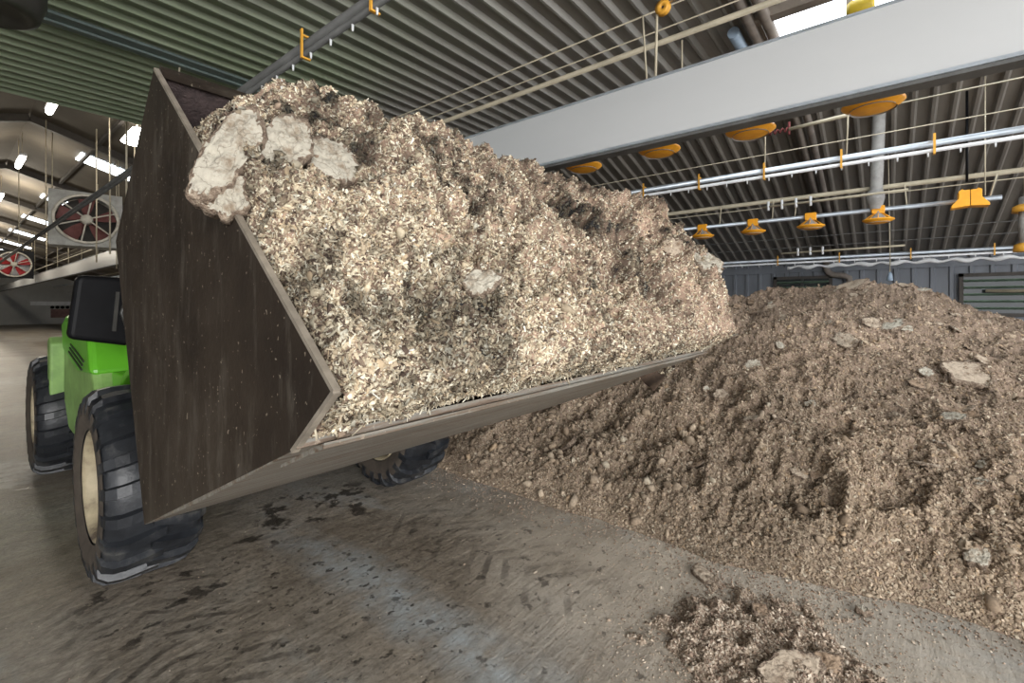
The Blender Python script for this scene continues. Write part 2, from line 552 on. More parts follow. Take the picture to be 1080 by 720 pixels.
def flakes(nm, P, Nn, L, W, col, tilt=.5, curl=.25, lift=.3, flow=None):
    n = len(P)
    r = rng.normal(size=(n, 3))
    if flow is not None: r = r + flow
    t = unit(r - Nn * np.sum(r * Nn, 1, keepdims=True))
    up = rng.normal(size=(n, 1)) * tilt
    t = unit(t + Nn * up)
    s = np.cross(Nn, t) + rng.normal(size=(n, 3)) * tilt * .6
    s = unit(s - t * np.sum(s * t, 1, keepdims=True))
    m = np.cross(t, s)
    L = L[:, None]; W = W[:, None]
    c = P + Nn * (np.abs(rng.normal(size=(n, 1))) * L * lift * .5 + W * .2)
    cu = rng.normal(size=(n, 1)) * curl * L
    tw = rng.uniform(.55, 1.0, (n, 2))
    V = np.stack([c - t * L / 2 - s * W / 2 * tw[:, :1], c - t * L / 2 + s * W / 2 * tw[:, :1],
                  c - s * W / 2 + m * cu, c + s * W / 2 + m * cu,
                  c + t * L / 2 - s * W / 2 * tw[:, 1:], c + t * L / 2 + s * W / 2 * tw[:, 1:]], 1)
    b = np.arange(n)[:, None] * 6
    F = np.concatenate([b + np.array([0, 1, 3, 2]), b + np.array([2, 3, 5, 4])])
    nm.add(V, np.repeat(col[:, None, :], 6, 1), F4=F)

_t = (1 + 5 ** .5) / 2
ICO = unit(np.array([(-1, _t, 0), (1, _t, 0), (-1, -_t, 0), (1, -_t, 0), (0, -1, _t), (0, 1, _t), (0, -1, -_t), (0, 1, -_t),
                     (_t, 0, -1), (_t, 0, 1), (-_t, 0, -1), (-_t, 0, 1)], float))
ICOF = np.array([(0, 11, 5), (0, 5, 1), (0, 1, 7), (0, 7, 10), (0, 10, 11), (1, 5, 9), (5, 11, 4), (11, 10, 2), (10, 7, 6), (7, 1, 8),
                 (3, 9, 4), (3, 4, 2), (3, 2, 6), (3, 6, 8), (3, 8, 9), (4, 9, 5), (2, 4, 11), (6, 2, 10), (8, 6, 7), (9, 8, 1)])
def clods(nm, P, Nn, S, col, flat=.55, sink=.15, tilt=.35):
    n = len(P)
    z = unit(Nn + rng.normal(size=(n, 3)) * tilt)
    x = rng.normal(size=(n, 3)); x = unit(x - z * np.sum(x * z, 1, keepdims=True)); y = np.cross(z, x)
    S = S[:, None]
    sc = np.stack([rng.uniform(.7, 1.3, n), rng.uniform(.55, 1.0, n), rng.uniform(.6, 1.4, n) * flat], 1) * S
    I = ICO[None] * rng.uniform(.4, 1.35, (n, 12, 1))
    V = P[:, None] + z[:, None] * (S * (flat * .6 - sink))[:, None] + I[..., :1] * (x * sc[:, :1])[:, None] + I[..., 1:2] * (y * sc[:, 1:2])[:, None] + I[..., 2:] * (z * sc[:, 2:])[:, None]
    F = (np.arange(n)[:, None, None] * 12 + ICOF[None]).reshape(-1, 3)
    nm.add(V, np.clip(np.repeat(col[:, None, :], 12, 1) * rng.uniform(.75, 1.25, (n, 12, 1)), .01, .95), F3=F)

def palette(n, cols, probs, jit=.15):
    cols = np.array(cols); k = rng.choice(len(cols), n, p=np.array(probs) / sum(probs))
    return np.clip(cols[k] * (1 + rng.normal(size=(n, 1)) * jit), .005, .95)

# ------------------------------------------------------------------ room shell
HC, X1, XW, EAVE = 4.15, 6.95, 12.0, 2.6
KS = (HC - EAVE) / (XW - X1)
RX, RZ = 1.27, HC + KS * (X1 - 1.27)
YE = 8.0          # end of the flat sheet ceiling
YB = 58.0         # far end wall

mb = MB(); mb.add([(-12, -8, 0), (12.2, -8, 0), (12.2, YB, 0), (-12, YB, 0)], [(0, 1, 2, 3)])
struct(mb, 'floor', M['floor'], fixn=False)

def rib_profile(y0, y1, per, top, rib, depth):
    pts = []; y = y0
    while y < y1:
        sl = (per - top - rib) / 2
        for dy, dz in ((0, 0), (top, 0), (top + sl, -depth), (top + sl + rib, -depth)):
            if y + dy <= y1: pts.append((y + dy, dz))
        y += per
    pts.append((y1, 0))
    return pts

def sheet(path, prof, th=.004):
    # path: list of (x,z); prof: list of (y,dz)
    mb = MB(); n = len(prof)
    vs = [(x, y, z + dz) for (x, z) in path for (y, dz) in prof]
    fs = [(i * n + k, i * n + k + 1, (i + 1) * n + k + 1, (i + 1) * n + k) for i in range(len(path) - 1) for k in range(n - 1)]
    mb.add(vs, fs)
    return mb

def roofz(x): return HC if x < X1 else HC - KS * (x - X1)
prof = rib_profile(-5.0, YE, .185, .105, .022, .042)
sky_y0, sky_y1, sky_x0, sky_x1 = -1.6, .88, 4.42, 6.3
m1 = sheet([(-9.4, HC), (sky_x0, HC)], prof)
p2 = [p for p in prof if p[0] <= sky_y0]; p3 = [p for p in prof if p[0] >= sky_y1]
for pp in (p2, p3):
    q = sheet([(sky_x0, HC), (sky_x1, HC)], pp); m1.add(q.v, q.f)
q = sheet([(sky_x1, HC), (X1, HC)], prof); m1.add(q.v, q.f)
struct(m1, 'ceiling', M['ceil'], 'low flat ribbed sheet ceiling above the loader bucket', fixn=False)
prof_s = rib_profile(-5.0, 16.0, .185, .105, .03, .036)
struct(sheet([(X1, HC), (XW, EAVE)], prof_s), 'ceiling_slope', M['slope'], 'ribbed sheet roof slope falling to the dark side wall', fixn=False)
# high roof at the far end of the barn (behind the flat ceiling)
mb = MB()
mb.add([(X1, YE, HC), (X1, YB, HC), (RX, YB, RZ), (RX, YE, RZ)], [(0, 1, 2, 3)])
mb.add([(X1, 16, HC), (X1, YB, HC), (XW, YB, EAVE), (XW, 16, EAVE)], [(0, 1, 2, 3)])
mb.add([(RX, YE, RZ), (RX, YB, RZ), (-9.4, YB, EAVE), (-9.4, YE, EAVE)], [(0, 1, 2, 3)])
for k in range(3): pass
struct(mb, 'ceiling_ridge', M['roof'], 'brown high pitched roof at the far end of the barn', fixn=False)
# gable infill above the end of the low ceiling
mb = MB(); mb.prism([(-3.6, HC + .04), (X1 - .15, HC + .04), (RX, RZ - .03)], YE - .03, YE, 'xz')
struct(mb, 'wall_gable', M['roof'])
# rafters of the high roof
mr = MB()
for i, y in enumerate((9.0, 14.8, 20.4, 26, 32, 38, 44, 50)):
    mr.bar((RX, y, RZ - .09), (XW - .1, y, EAVE - .05), .12, .16)
    mr.bar((RX, y, RZ - .09), (-9, y, RZ - .09 - KS * (RX + 9)), .12, .16)
struct(mr, 'trim_1', M['rafter'], 'dark rafters under the high roof')
mr = MB()
for x in (2.4, 4.4, 5.6, 8.5, 10.3):
    z = RZ - KS * (x - RX) - .05
    mr.bar((x, YE if x < X1 else 16, z), (x, YB, z), .06, .09)
struct(mr, 'trim_2', M['rafter'], 'long dark purlins under the high roof')
mr = MB(); mr.box((-4, 5.44, HC - .055), (X1, 5.56, HC - .028)); mr.box((-4, 5.56, HC - .075), (X1, 5.63, HC - .03))
struct(mr, 'trim_3', M['purlin'], 'green grey joint strip across the ceiling sheets')
mr = MB(); mr.bar((sky_x0 - .05, sky_y0 - .1, HC - .06), (sky_x0 - .05, sky_y1 + .05, HC - .06), .10, .10)
mr.bar((sky_x0, sky_y1, HC - .05), (sky_x1, sky_y1, HC - .05), .06, .08); mr.bar((sky_x0, sky_y0, HC - .05), (sky_x1, sky_y0, HC - .05), .06, .08)
struct(mr, 'trim_4', M['wood'], 'grey wooden frame around the ceiling skylight')
# walls
wp = []
y = -6.0
while y < 16:
    wp += [(y, 0), (y + .17, 0), (y + .19, .03), (y + .24, .03), (y + .26, 0)]; y += .27
mb = MB(); n = len(wp)
mb.add([(XW - dx, yy, z) for z in (0, EAVE) for (yy, dx) in wp], [(k, k + 1, n + k + 1, n + k) for k in range(n - 1)])
mb.add([(XW, 16, 0), (XW, YB, 0), (XW, YB, EAVE), (XW, 16, EAVE)], [(0, 1, 2, 3)])
struct(mb, 'wall_right', M['wallr'], 'dark blue grey clad side wall behind the litter pile', fixn=False)
mb = MB(); mb.box((XW - .07, -6, 2.38), (XW - .032, 16, 2.50))
struct(mb, 'trim_5', M['wallr'], 'blue grey rail along the top of the side wall')
mb = MB(); mb.prism([(-9.5, 0), (XW, 0), (XW, EAVE), (RX, RZ), (-9.5, EAVE)], YB, YB + .1, 'xz')
struct(mb, 'wall_end', M['walle'], 'pale far end wall of the barn')
mb = MB(); mb.box((6.3, YB - .06, .55), (9.2, YB - .002, 1.32))
struct(mb, 'trim_6', M['purple'], 'brown red board on the far end wall')
mb = MB(); mb.box((5.0, YB - .3, 1.66), (9.4, YB - .002, 2.0))
struct(mb, 'trim_7', M['white'], 'white ledge above the board on the far end wall')
mb = MB(); mb.box((-9.6, 1.5, 0), (-9.4, YB, EAVE + 1.6))  # unseen left wall, added to hold back daylight from that side
struct(mb, 'wall_left', M['walle'], 'unseen rendered left wall of the barn, added to cut side light')
v0 = None
for k in range(9):
    mb = MB(); mb.lathe([(.0, -.10), (.12, -.10), (.14, 0), (.0, 0)], (0, 0, 0), 14, 'y')
    if v0 is None:
        v0 = mb.build('wall_vent', M['black']); o = v0
    else:
        o = v0.copy(); COL.objects.link(o)
    o.location = (6.4 + k * .33, YB - .003, 1.48)
    tag(o, 'tiny round black vent in the row on the far end wall', 'vent', 'vents on the far end wall')

# windows in the side wall
def window(name, y0, y1, z0, z1, label):
    x = XW - .035
    f = MB()
    for (a, b) in (((x - .06, y0, z0), (x, y0 + .06, z1)), ((x - .06, y1 - .06, z0), (x, y1, z1)), ((x - .06, y0, z0), (x, y1, z0 + .06)), ((x - .06, y0, z1 - .06), (x, y1, z1))):
        f.box(a, b)
    o = f.build(name, M['rafter']); o['kind'] = 'structure'; o['label'] = label; o['category'] = 'window'
    p = MB(); p.box((x - .012, y0 + .05, z0 + .05), (x - .004, y1 - .05, z1 - .05)); p.build('pane', M['glass'], o)
    nl = max(3, int((z1 - z0) / .14))
    lv = MB()
    for i in range(nl):
        z = z0 + .08 + (z1 - z0 - .16) * (i + .5) / nl
        lv.bar((x - .035, y0 + .06, z), (x - .035, y1 - .06, z), .09, .012, (.5, 0, 1))
    lv.build('louvre', M['louvre'], o)
    ml = MB()
    ym = (y0 + y1) / 2
    ml.box((x - .055, ym - .025, z0 + .05), (x - .02, ym + .025, z1 - .05)); ml.build('mullion', M['chassis'], o)
window('window_1', -2.9, -1.02, 1.45, 2.24, 'louvred green window at the right end of the dark side wall')
window('window_2', 0.92, 2.02, 1.55, 2.29, 'small louvred green window just above the pile crest')

# skylights
def skyp(name, pts, label):
    mb = MB(); mb.add(pts, [(0, 1, 2, 3)])
    mb.add([(p[0], p[1], p[2] + .02) for p in pts], [(3, 2, 1, 0)])
    o = mb.build(name, M['skyl'], fixn=False); o['kind'] = 'structure'; o['label'] = label; o['category'] = 'skylight'
skyp('window_3', [(sky_x0, sky_y0, HC - .02), (sky_x1, sky_y0, HC - .02), (sky_x1, sky_y1, HC - .02), (sky_x0, sky_y1, HC - .02)], 'bright white skylight in the ceiling above the grey beam')
nth = ('nearest', 'second', 'third', 'fourth', 'fifth', 'sixth')
for i, (y, xa, xb) in enumerate(((16.45, 2.3, 3.6), (23.4, 2.3, 3.6), (29.3, 2.3, 3.6), (35.2, 2.3, 3.6), (41.2, 2.3, 3.6), (47, 2.3, 3.6))):
    f = lambda x: RZ - KS * (x - RX) - .03
    skyp('window_%d' % (4 + i), [(xa, y - .42, f(xa)), (xb, y - .42, f(xb)), (xb, y + .42, f(xb)), (xa, y + .42, f(xa))],
         '%s of the white rooflights in the high roof far end' % nth[i])

# ------------------------------------------------------------------ grey beam
XB = 3.0
t = BEAM = empty('grey_beam', (XB, 2, 2.73), 'long pale grey sheet beam hung below the ceiling across the barn', 'beam')
b = MB(); b.box((-.0, -8, .03), (.05, 52, .43)); b.build('beam_panel', M['beam'], t)
b = MB(); b.box((-.012, -8, .425), (.062, 52, .437)); b.build('top_edge', M['galv'], t)
b = MB(); b.box((-.012, -8, .018), (.062, 52, .036)); b.build('bottom_lip', M['galv'], t)
b = MB(); b.box((.0, -8, 0), (.10, 52, .018)); b.build('bottom_rail', M['galvdark'], t)
tag(t, kind=None)

def rope(p, q, r=.006, name='rope', label='', group=None, mat='cord', cat='cord'):
    mb = MB(); p = np.array(p, float); q = np.array(q, float)
    mb.tube([q - q, p - q], r, 6)
    return tag(mb.build(name, M[mat], loc=tuple(q)), label, cat, group)

# pulley and rope that carry the beam
t = empty('pulley', (XB + .02, 1.16, 3.62), 'orange pulley on the rope above the grey beam', 'pulley')
b = MB(); b.lathe([(.012, -.015), (.05, -.015), (.04, 0), (.05, .015), (.012, .015)], (0, 0, 0), 20, 'x', closed=True); b.build('wheel', M['yclip'], t)
b = MB(); b.tube([(0, 0, 0), (0, .02, .16), (0, .03, .53)], .007, 6); b.build('hook', M['galvdark'], t)
rope((XB + .02, 1.20, 3.62), (XB + .02, 1.21, 3.16), .009, 'hanging_rope', 'thick pale rope from the orange pulley down to the grey beam', cat='rope')
rope((XB + .02, 1.30, 3.62), (XB + .02, 1.27, 3.16), .006, 'hanging_rope', 'thin second rope just left of the pulley rope on the beam', cat='rope')
rope((XB + .02, 1.12, 3.64), (XB + .02, -4.9, 4.08), .007, 'hoist_rope', 'slack rope running from the orange pulley up along the ceiling', cat='rope')

# ------------------------------------------------------------------ tube lines along the barn
def hang(o, parent):
    # a suspension cord belongs to the line it carries
    bpy.context.view_layer.update()
    o.parent = parent
    o.location = Vector(o.location) - parent.location
    for k in ('label', 'category', 'group'):
        if k in o: del o[k]
    o.name = 'suspension_cord'
    return o
from mathutils import Matrix, Vector
def line(name, X, z, r, y0, y1, label, mat, cat='pipe', sag=0):
    mb = MB(); n = 2 if not sag else 24
    mb.tube([(0, (y1 - y0) * k / (n - 1), -sag * math.sin(math.pi * k / (n - 1))) for k in range(n)], r, 10)
    return tag(mb.build(name, M[mat], loc=(X, y0, z)), label, cat)

line('hoist_pipe', 3.6, 3.73, .022, -3, 50, 'beige hoist pipe under the ceiling above the grey beam', 'beige')
line('wire', 3.3, 3.80, .006, -3, 30, 'upper of two thin wires beside the ceiling hoist pipe', 'beige', 'wire')
line('wire', 3.35, 3.68, .005, -3, 30, 'lower of two thin wires beside the ceiling hoist pipe', 'beige', 'wire')
line('hoist_pipe', 7.25, 3.09, .028, -4, 50, 'beige hoist pipe above the far row of yellow feeder pans', 'beige')
line('wire', 7.25, 3.01, .006, -4, 40, 'thin wire close under the beige pipe of the far feeder row', 'beige', 'wire')
line('wire', 5.8, 3.33, .005, -4, 40, 'thin upper wire above the galvanised drinker line', 'beige', 'wire')
line('wire', 9.2, 2.80, .005, -4, 30, 'thin upper wire in front of the dark roof slope', 'galvdark', 'wire')
line('wire', 9.4, 2.66, .005, -4, 30, 'thin lower wire in front of the dark roof slope', 'galvdark', 'wire')
line('wire', 5.9, 3.62, .007, -4, .1, 'loose wire from the grey pipe toward the right under the roof', 'beige', 'wire')
mb = MB(); mb.tube([(0, 0, 0), (0, .75, -.03)], .02, 8)
o = tag(mb.build('short_pipe', M['beige'], loc=(5.9, .1, 3.62)), 'short beige pipe with red rope wound end below the beam', 'pipe')
mb = MB()
pts = [(.022 * math.cos(k * .9), .75 + k * .007, -.03 + .022 * math.sin(k * .9)) for k in range(60)]
mb.tube(pts, .008, 5); mb.tube([(0, .75, -.09), (0, .75, .05)], .012, 6); mb.build('rope_winding', M['redrope'], o)
# air fittings with upright stubs on the beige pipe
for (X, z, y0, lab) in ((7.0, 2.98, .72, 'beige bar with four white drinker stubs under the hoist pipe'), (8.4, 2.48, .72, 'beige bar with three white drinker stubs near the side wall')):
    mb = MB(); mb.tube([(0, -.9, 0), (0, .6, -.01)], .014, 8)
    o = tag(mb.build('stub_bar', M['beige'], loc=(X, y0, z)), lab, 'pipe')
    for k in range(4 if X < 8 else 3):
        s = MB(); s.tube([(0, 0, -.06), (0, 0, .06)], .016, 8); s.build('stub', M['white'], o, loc=(0, .05 + k * .16, 0))

def drinker(X, z, y0, y1, step, ys0, label, nip, railmat, clipn, pipemat='white', rail=.03):
    t = empty('drinker_line', (X, 0, z), label, 'drinker line')
    b = MB(); b.tube([(0, y0, .05), (0, y1, .05)], rail, 8); b.build('rail', M[railmat], t)
    b = MB(); b.tube([(-.02, y0, -.02), (-.02, y1, -.02)], .018, 8); b.build('water_pipe', M[pipemat], t)
    c0 = None
    for k in range(clipn):
        y = ys0 + k * step
        if c0 is None:
            c = MB(); c.box((-.05, -.009, -.045), (-.040, .009, .13)); c.box((-.05, -.009, .085), (.035, .009, .095)); c.box((-.05, -.009, -.055), (.01, .009, -.045))
            o = c0 = c.build('hanger_clip', M['yclip'], t)
        else:
            o = c0.copy(); COL.objects.link(o); o.parent = t
        o.location = (0, y, 0)
    n0 = None
    for k in range(nip):
        if n0 is None:
            c = MB(); c.tube([(0, 0, -.02), (0, 0, -.06)], [.008, .006], 6)
            o = n0 = c.build('nipple', M['white'], t)
        else:
            o = n0.copy(); COL.objects.link(o); o.parent = t
        o.location = (-.02, ys0 - .35 + k * step / 3.2, -.015)
    return t
DRA = drinker(5.8, 3.10, -5, 52, .70, -1.03, 'galvanised drinker line with yellow clips crossing below the grey beam', 28, 'galv', 9)
drinker(10.5, 2.50, -5, 52, 1.0, -2.3, 'farthest drinker line with yellow clips along the dark side wall', 20, 'galv', 5)
DRL = drinker(1.5, 3.28, -2, 40, .75, -.1, 'dark drinker line with yellow clips passing over the loaded bucket', 26, 'galvdark', 5, 'galvdark')
mb = MB(); pts = [(0, k * .055, .018 * math.sin(k * 1.1)) for k in range(80)]
mb.tube(pts, [.03 + .012 * math.sin(k * .8) for k in range(80)], 8)
tag(mb.build('twisted_sheet', M['white'], loc=(10.55, -2.8, 2.40)), 'twisted white plastic sheeting hanging under the farthest drinker line', 'plastic sheet')

# ------------------------------------------------------------------ feeder pans
def pan_parts(t, upper=True):
    t.scale = (.79, .79, .79)
    b = MB()
    b.lathe([(.0, -.034), (.05, -.036), (.10, -.034), (.150, -.018), (.190, .006), (.203, .018), (.199, .026), (.186, .016), (.148, -.006), (.10, -.020), (.0, -.022)], (0, 0, 0), 40)
    b.build('dish', M['yellow'], t)
    b = MB(); b.lathe([(.15, -.03), (.12, .035), (.055, .10), (.05, .16)], (0, 0, 0), 20); b.build('cone', M['greypipe'], t)
    b = MB(); b.prism([(-.075, .11), (.075, .11), (.085, .17), (.08, .235), (-.08, .235), (-.085, .17)], -.05, .05, 'yz'); b.build('pipe_saddle', M['yellow'], t, bevel=.012)
    g = MB()
    for k in range(10):
        a = 2 * math.pi * k / 10
        g.tube([(.19 * math.cos(a), .19 * math.sin(a), .015), (.06 * math.cos(a), .06 * math.sin(a), .12)], .005, 5)
    g.build('grill', M['yellow'], t)
PANY = .075
la = ('rightmost', 'second from right', 'third from right', 'fourth from right')
proto = None
for i, y in enumerate((PANY, .76, 1.42, 2.11)):
    lab = 'yellow feeder pan under the grey beam, %s of four' % la[i]
    if proto is None:
        t = proto = empty('feeder_pan', (3.62, y, 2.875), lab, 'feeder pan', 'feeder pans under the grey beam'); pan_parts(t)
    else:
        t = copy_tree(proto); t.location = (3.62, y, 2.875); t['label'] = lab
FEED1 = line('feed_pipe', 3.62, 3.015, .024, -5, 50, 'feed pipe above the yellow pans hidden behind the grey beam', 'galv')
lb = ('yellow feeder pan in the far row below the grey drop pipe', 'yellow feeder pan in the far row, next left of the drop pipe pan',
      'yellow feeder pan in the far row, second left of the drop pipe pan', 'yellow feeder pan in the far row half hidden by the heaped load')
for i, y in enumerate((.095, .79, 1.475, 2.16)):
    t = copy_tree(proto); t.location = (7.2, y, 2.675); t['label'] = lb[i]; t['group'] = 'feeder pans in the far row'
    t.rotation_euler.z = 0
far = None
for k in range(27):
    if far is None:
        b = MB(); b.lathe([(.0, -.05), (.15, -.05), (.2, .02), (.12, .04), (.05, .16), (.0, .2)], (0, 0, 0), 14)
        o = far = b.build('feeder_pan', M['yellow'])
    else:
        o = far.copy(); COL.objects.link(o)
    o.location = (7.2, 34 + k * .72, 2.62)
    tag(o, 'tiny yellow feeder pan far away beyond the green loader', 'feeder pan', 'far feeder pans beyond the loader')
FEED = line('feed_pipe', 7.2, 2.815, .026, -.95, 56, 'galvanised feed pipe carrying the far row of yellow pans', 'galv')
# motor unit at the row end
t = empty('feed_motor', (7.2, -.70, 2.80), 'yellow motor housing with black seam at the end of the far feed pipe', 'motor')
for s, nm in ((-1, 'housing'), (1, 'housing')):
    b = MB()
    y0, y1 = (s * .012, s * .27)
    b.prism([(s * .004, -.08), (s * .31, -.10), (s * .31, -.06), (s * .19, .05), (s * .19, .17), (s * .13, .20), (s * .10, .18), (s * .004, .18)], -.13, .13, 'yz')
    b.build(nm, M['yellow'], t, bevel=.010)
t.scale = (.60, .49, .68)
b = MB(); b.box((-.125, -.006, -.07), (.125, .006, .175)); b.build('seam', M['black'], t)
hang(rope((7.2, -.15, 3.09), (7.2, -.17, 2.83), .008, 'hanger', 'short hanger right of the drop pipe on the far feed pipe', cat='hanger'), FEED)
hang(rope((7.2, -.92, 3.09), (7.2, -.86, 2.83), .008, 'hanger', 'slanted hanger at the free end of the far feed pipe', cat='hanger'), FEED)
rope((7.2, -.68, roofz(7.2) - .04), (7.2, -.68, 3.02), .012, 'hanging_cable', 'black cable rising from the yellow motor housing to the roof', mat='black', cat='cable')
rope((7.0, -.80, roofz(7.0) - .04), (7.0, -.80, 2.82), .006, 'rope', 'pale cord hanging right of the yellow motor housing')
for y in (1.22, 1.9, .95):
    hang(rope((7.2, y, 3.08), (7.2, y + .02, 2.82), .007), FEED)
# drop pipe
b = MB(); zs = np.linspace(2.98, roofz(7.2) - .06, 60)
b.tube([(0, -.03 * (z - 2.85), z - 2.85) for z in zs], [.062 + (.004 if k % 2 else 0) for k in range(60)], 18)
t = tag(b.build('drop_pipe', M['greypipe'], loc=(7.2, .12, 2.85)), 'grey ribbed drop pipe coming down to the far feed pipe', 'pipe')
b = MB(); b.lathe([(.09, .10), (.09, .15), (.075, .2), (.066, .2)], (0, 0, 0), 20); b.lathe([(.06, -.03), (.09, .10)], (0, 0, 0), 20); b.build('collar', M['greypipe'], t)
b = MB(); b.tube([(0, 0, -.35), (0, 0, .2)], .05, 12)
t = tag(b.build('drop_pipe', M['greypipe'], loc=(8.0, -1.24, 2.72)), 'grey pipe with yellow ends cut by the right picture edge', 'pipe')
b = MB(); b.lathe([(.05, -.34), (.09, -.36), (.10, -.44), (.0, -.44)], (0, 0, 0), 16); b.build('end_cap', M['yclip'], t)
b = MB(); b.lathe([(.05, .05), (.11, .02), (.10, .09), (.04, .12)], (0, 0, 0), 16); b.build('bell', M['yclip'], t)
rope((8.0, -1.24, roofz(8) - .03), (8.0, -1.24, 2.92), .008, 'rope', 'rope holding the grey pipe at the right picture edge')
# conduits that bend from flat ceiling down the slope
for (y, lab) in ((.92, 'left of two brown conduits bending with the roof right of the beam top'), (.80, 'right of two brown conduits bending with the roof right of the beam top')):
    b = MB(); b.tube([(2.0, y, HC - .09), (6.6, y, HC - .09), (X1, y, HC - .12), (X1 + .4, y, roofz(X1 + .4) - .09), (XW - .25, y, EAVE + .0)], .045, 10)
    tag(b.build('conduit', M['brownpipe']), lab, 'pipe')
b = MB(); b.tube([(4.4, 1.06, HC - .1), (5.9, 1.06, HC - .1)], .05, 12); tag(b.build('blue_pipe', M['bluetag']), 'short blue grey pipe beside the conduits at the skylight', 'pipe')
t = empty('valve_motor', (4.55, .17, HC - .17), 'yellow cylindrical motor hanging at the skylight edge', 'motor')
b = MB(); b.lathe([(.0, -.09), (.06, -.09), (.07, -.07), (.07, .06), (.05, .09), (.0, .09)], (0, 0, 0), 18, 'y'); b.build('housing', M['yvalve'], t)
b = MB(); b.box((-.03, .05, .0), (.03, .09, .15)); b.build('bracket', M['brownpipe'], t)
# dark downpipe on the side wall
b = MB(); b.tube([(0, 1.02, 2.56), (0, 1.02, 2.44), (0, .98, 2.34), (0, .90, 2.29), (0, .72, 2.27), (0, .63, 2.22), (0, .62, 2.12), (0, .62, 0)], .06, 12)
tag(b.build('downpipe', M['brownpipe'], loc=(XW - .16, 0, 0)), 'dark S bent downpipe on the side wall above the pile', 'pipe')
b = MB(); b.tube([(0, -4, 0), (0, -1.35, 0.05)], .03, 8); tag(b.build('wall_pipe', M['beige'], loc=(XW - .25, 0, 1.86)), 'beige pipe in front of the right louvred window', 'pipe')
b = MB(); b.tube([(0, 0, 0), (0, 0, .9)], .006, 6)
t = tag(b.build('pull_cord', M['cord'], loc=(9.6, -.02, 2.17)), 'pull cord with blue grey handle hanging above the pile crest', 'cord')
b = MB(); b.lathe([(.0, -.13), (.045, -.12), (.03, -.03), (.012, .02), (.0, .02)], (0, 0, 0), 14); b.build('handle', M['bluetag'], t)
hang(rope((5.8, .30, roofz(5.8)-.03), (5.8, .33, 3.16), .007), DRA)
hang(rope((3.62, 1.24, 3.7), (3.62, 1.24, 3.02), .006), FEED1)
hang(rope((5.8, 1.06, roofz(5.8) - .03), (5.8, 1.07, 3.16), .007), DRA)
rope((8.2, .0, roofz(8.2) - .03), (8.2, -.02, 2.2), .006, 'rope', 'long thin rope right of the drop pipe over the pile')
# light battens / cords in the far part
cords = [(1.9, 9.5), (2.0, 11.2), (2.35, 10.6), (2.7, 12.8), (2.2, 13.6), (2.9, 15.5), (3.02, 18.5), (3.02, 21), (3.02, 23.5), (3.02, 26), (3.02, 29), (3.02, 33), (3.02, 38), (1.5, 14.5), (1.5, 20)]
for (x, y) in cords:
    zb = 3.33 if x == 1.5 else 3.17 if x > 3.01 else 2.6
    c = rope((x, y, RZ - KS * abs(x - RX) - .06), (x, y, zb), .014 if y < 14 else .012, 'rope', 'long pale rope hanging free from the high roof left of the bucket', 'ropes under the high roof', cat='rope')
    if x == 1.5: hang(c, DRL)
    elif x > 3.01: hang(c, BEAM)
for (y) in (11.3, 16.6, 22.5, 28.5, 34.5, 40.5):
    if y == 11.3:
        t = p0 = empty('tube_lamp', (1.27, y, 5.17), '', 'lamp')
        b = MB(); b.box((-.06, -.6, .04), (.06, .6, .10)); b.build('housing', M['white'], t)
        b = MB(); b.tube([(0, -.58, 0), (0, .58, 0)], .05, 12); b.build('tube', M['lampon'], t)
        b = MB(); b.tube([(0, -.4, .1), (0, -.4, RZ - 5.25)], .008, 6); b.tube([(0, .4, .1), (0, .4, RZ - 5.25)], .008, 6); b.build('suspension', M['cord'], t)
    else:
        t = copy_tree(p0); t.location.y = y
    i = (11.3, 16.6, 22.5, 28.5, 34.5, 40.5).index(y)
    tag(t, '%s lit tube lamp under the ridge of the high roof' % nth[i], 'lamp', 'ridge tube lamps')
t = empty('bell_lamp', (2.55, 11.9, 5.10), 'bright bell lamp beside the top left edge of the bucket', 'lamp')
b = MB(); b.lathe([(.03, .18), (.08, .16), (.26, -.14), (.25, -.15), (.07, .14), (.0, .15)], (0, 0, 0), 24); b.build('shade', M['lampon'], t)
b = MB(); b.tube([(0, 0, .16), (0, 0, .36)], .01, 6); b.build('suspension', M['cord'], t)
# dark bell hood at top left
t = empty('dark_hood', (.15, 4.0, 3.33), 'big dark rounded hood hanging from the ceiling at the top left corner', 'hood')
b = MB(); b.lathe([(.0, .04), (.16, .03), (.2, .0), (.24, .02), (.27, .12), (.275, .3), (.26, .5), (.16, .62), (.0, .64)], (0, 0, 0), 40); b.build('shell', M['hood'], t)
b = MB(); b.tube([(0, 0, .62), (0, 0, .84)], .015, 8); b.build('suspension', M['galvdark'], t)
hang(rope((1.55, 5.62, HC - .06), (1.5, 5.65, 3.34), .010), DRL)
for x, y in ((1.5, 1.42), ):
    pass

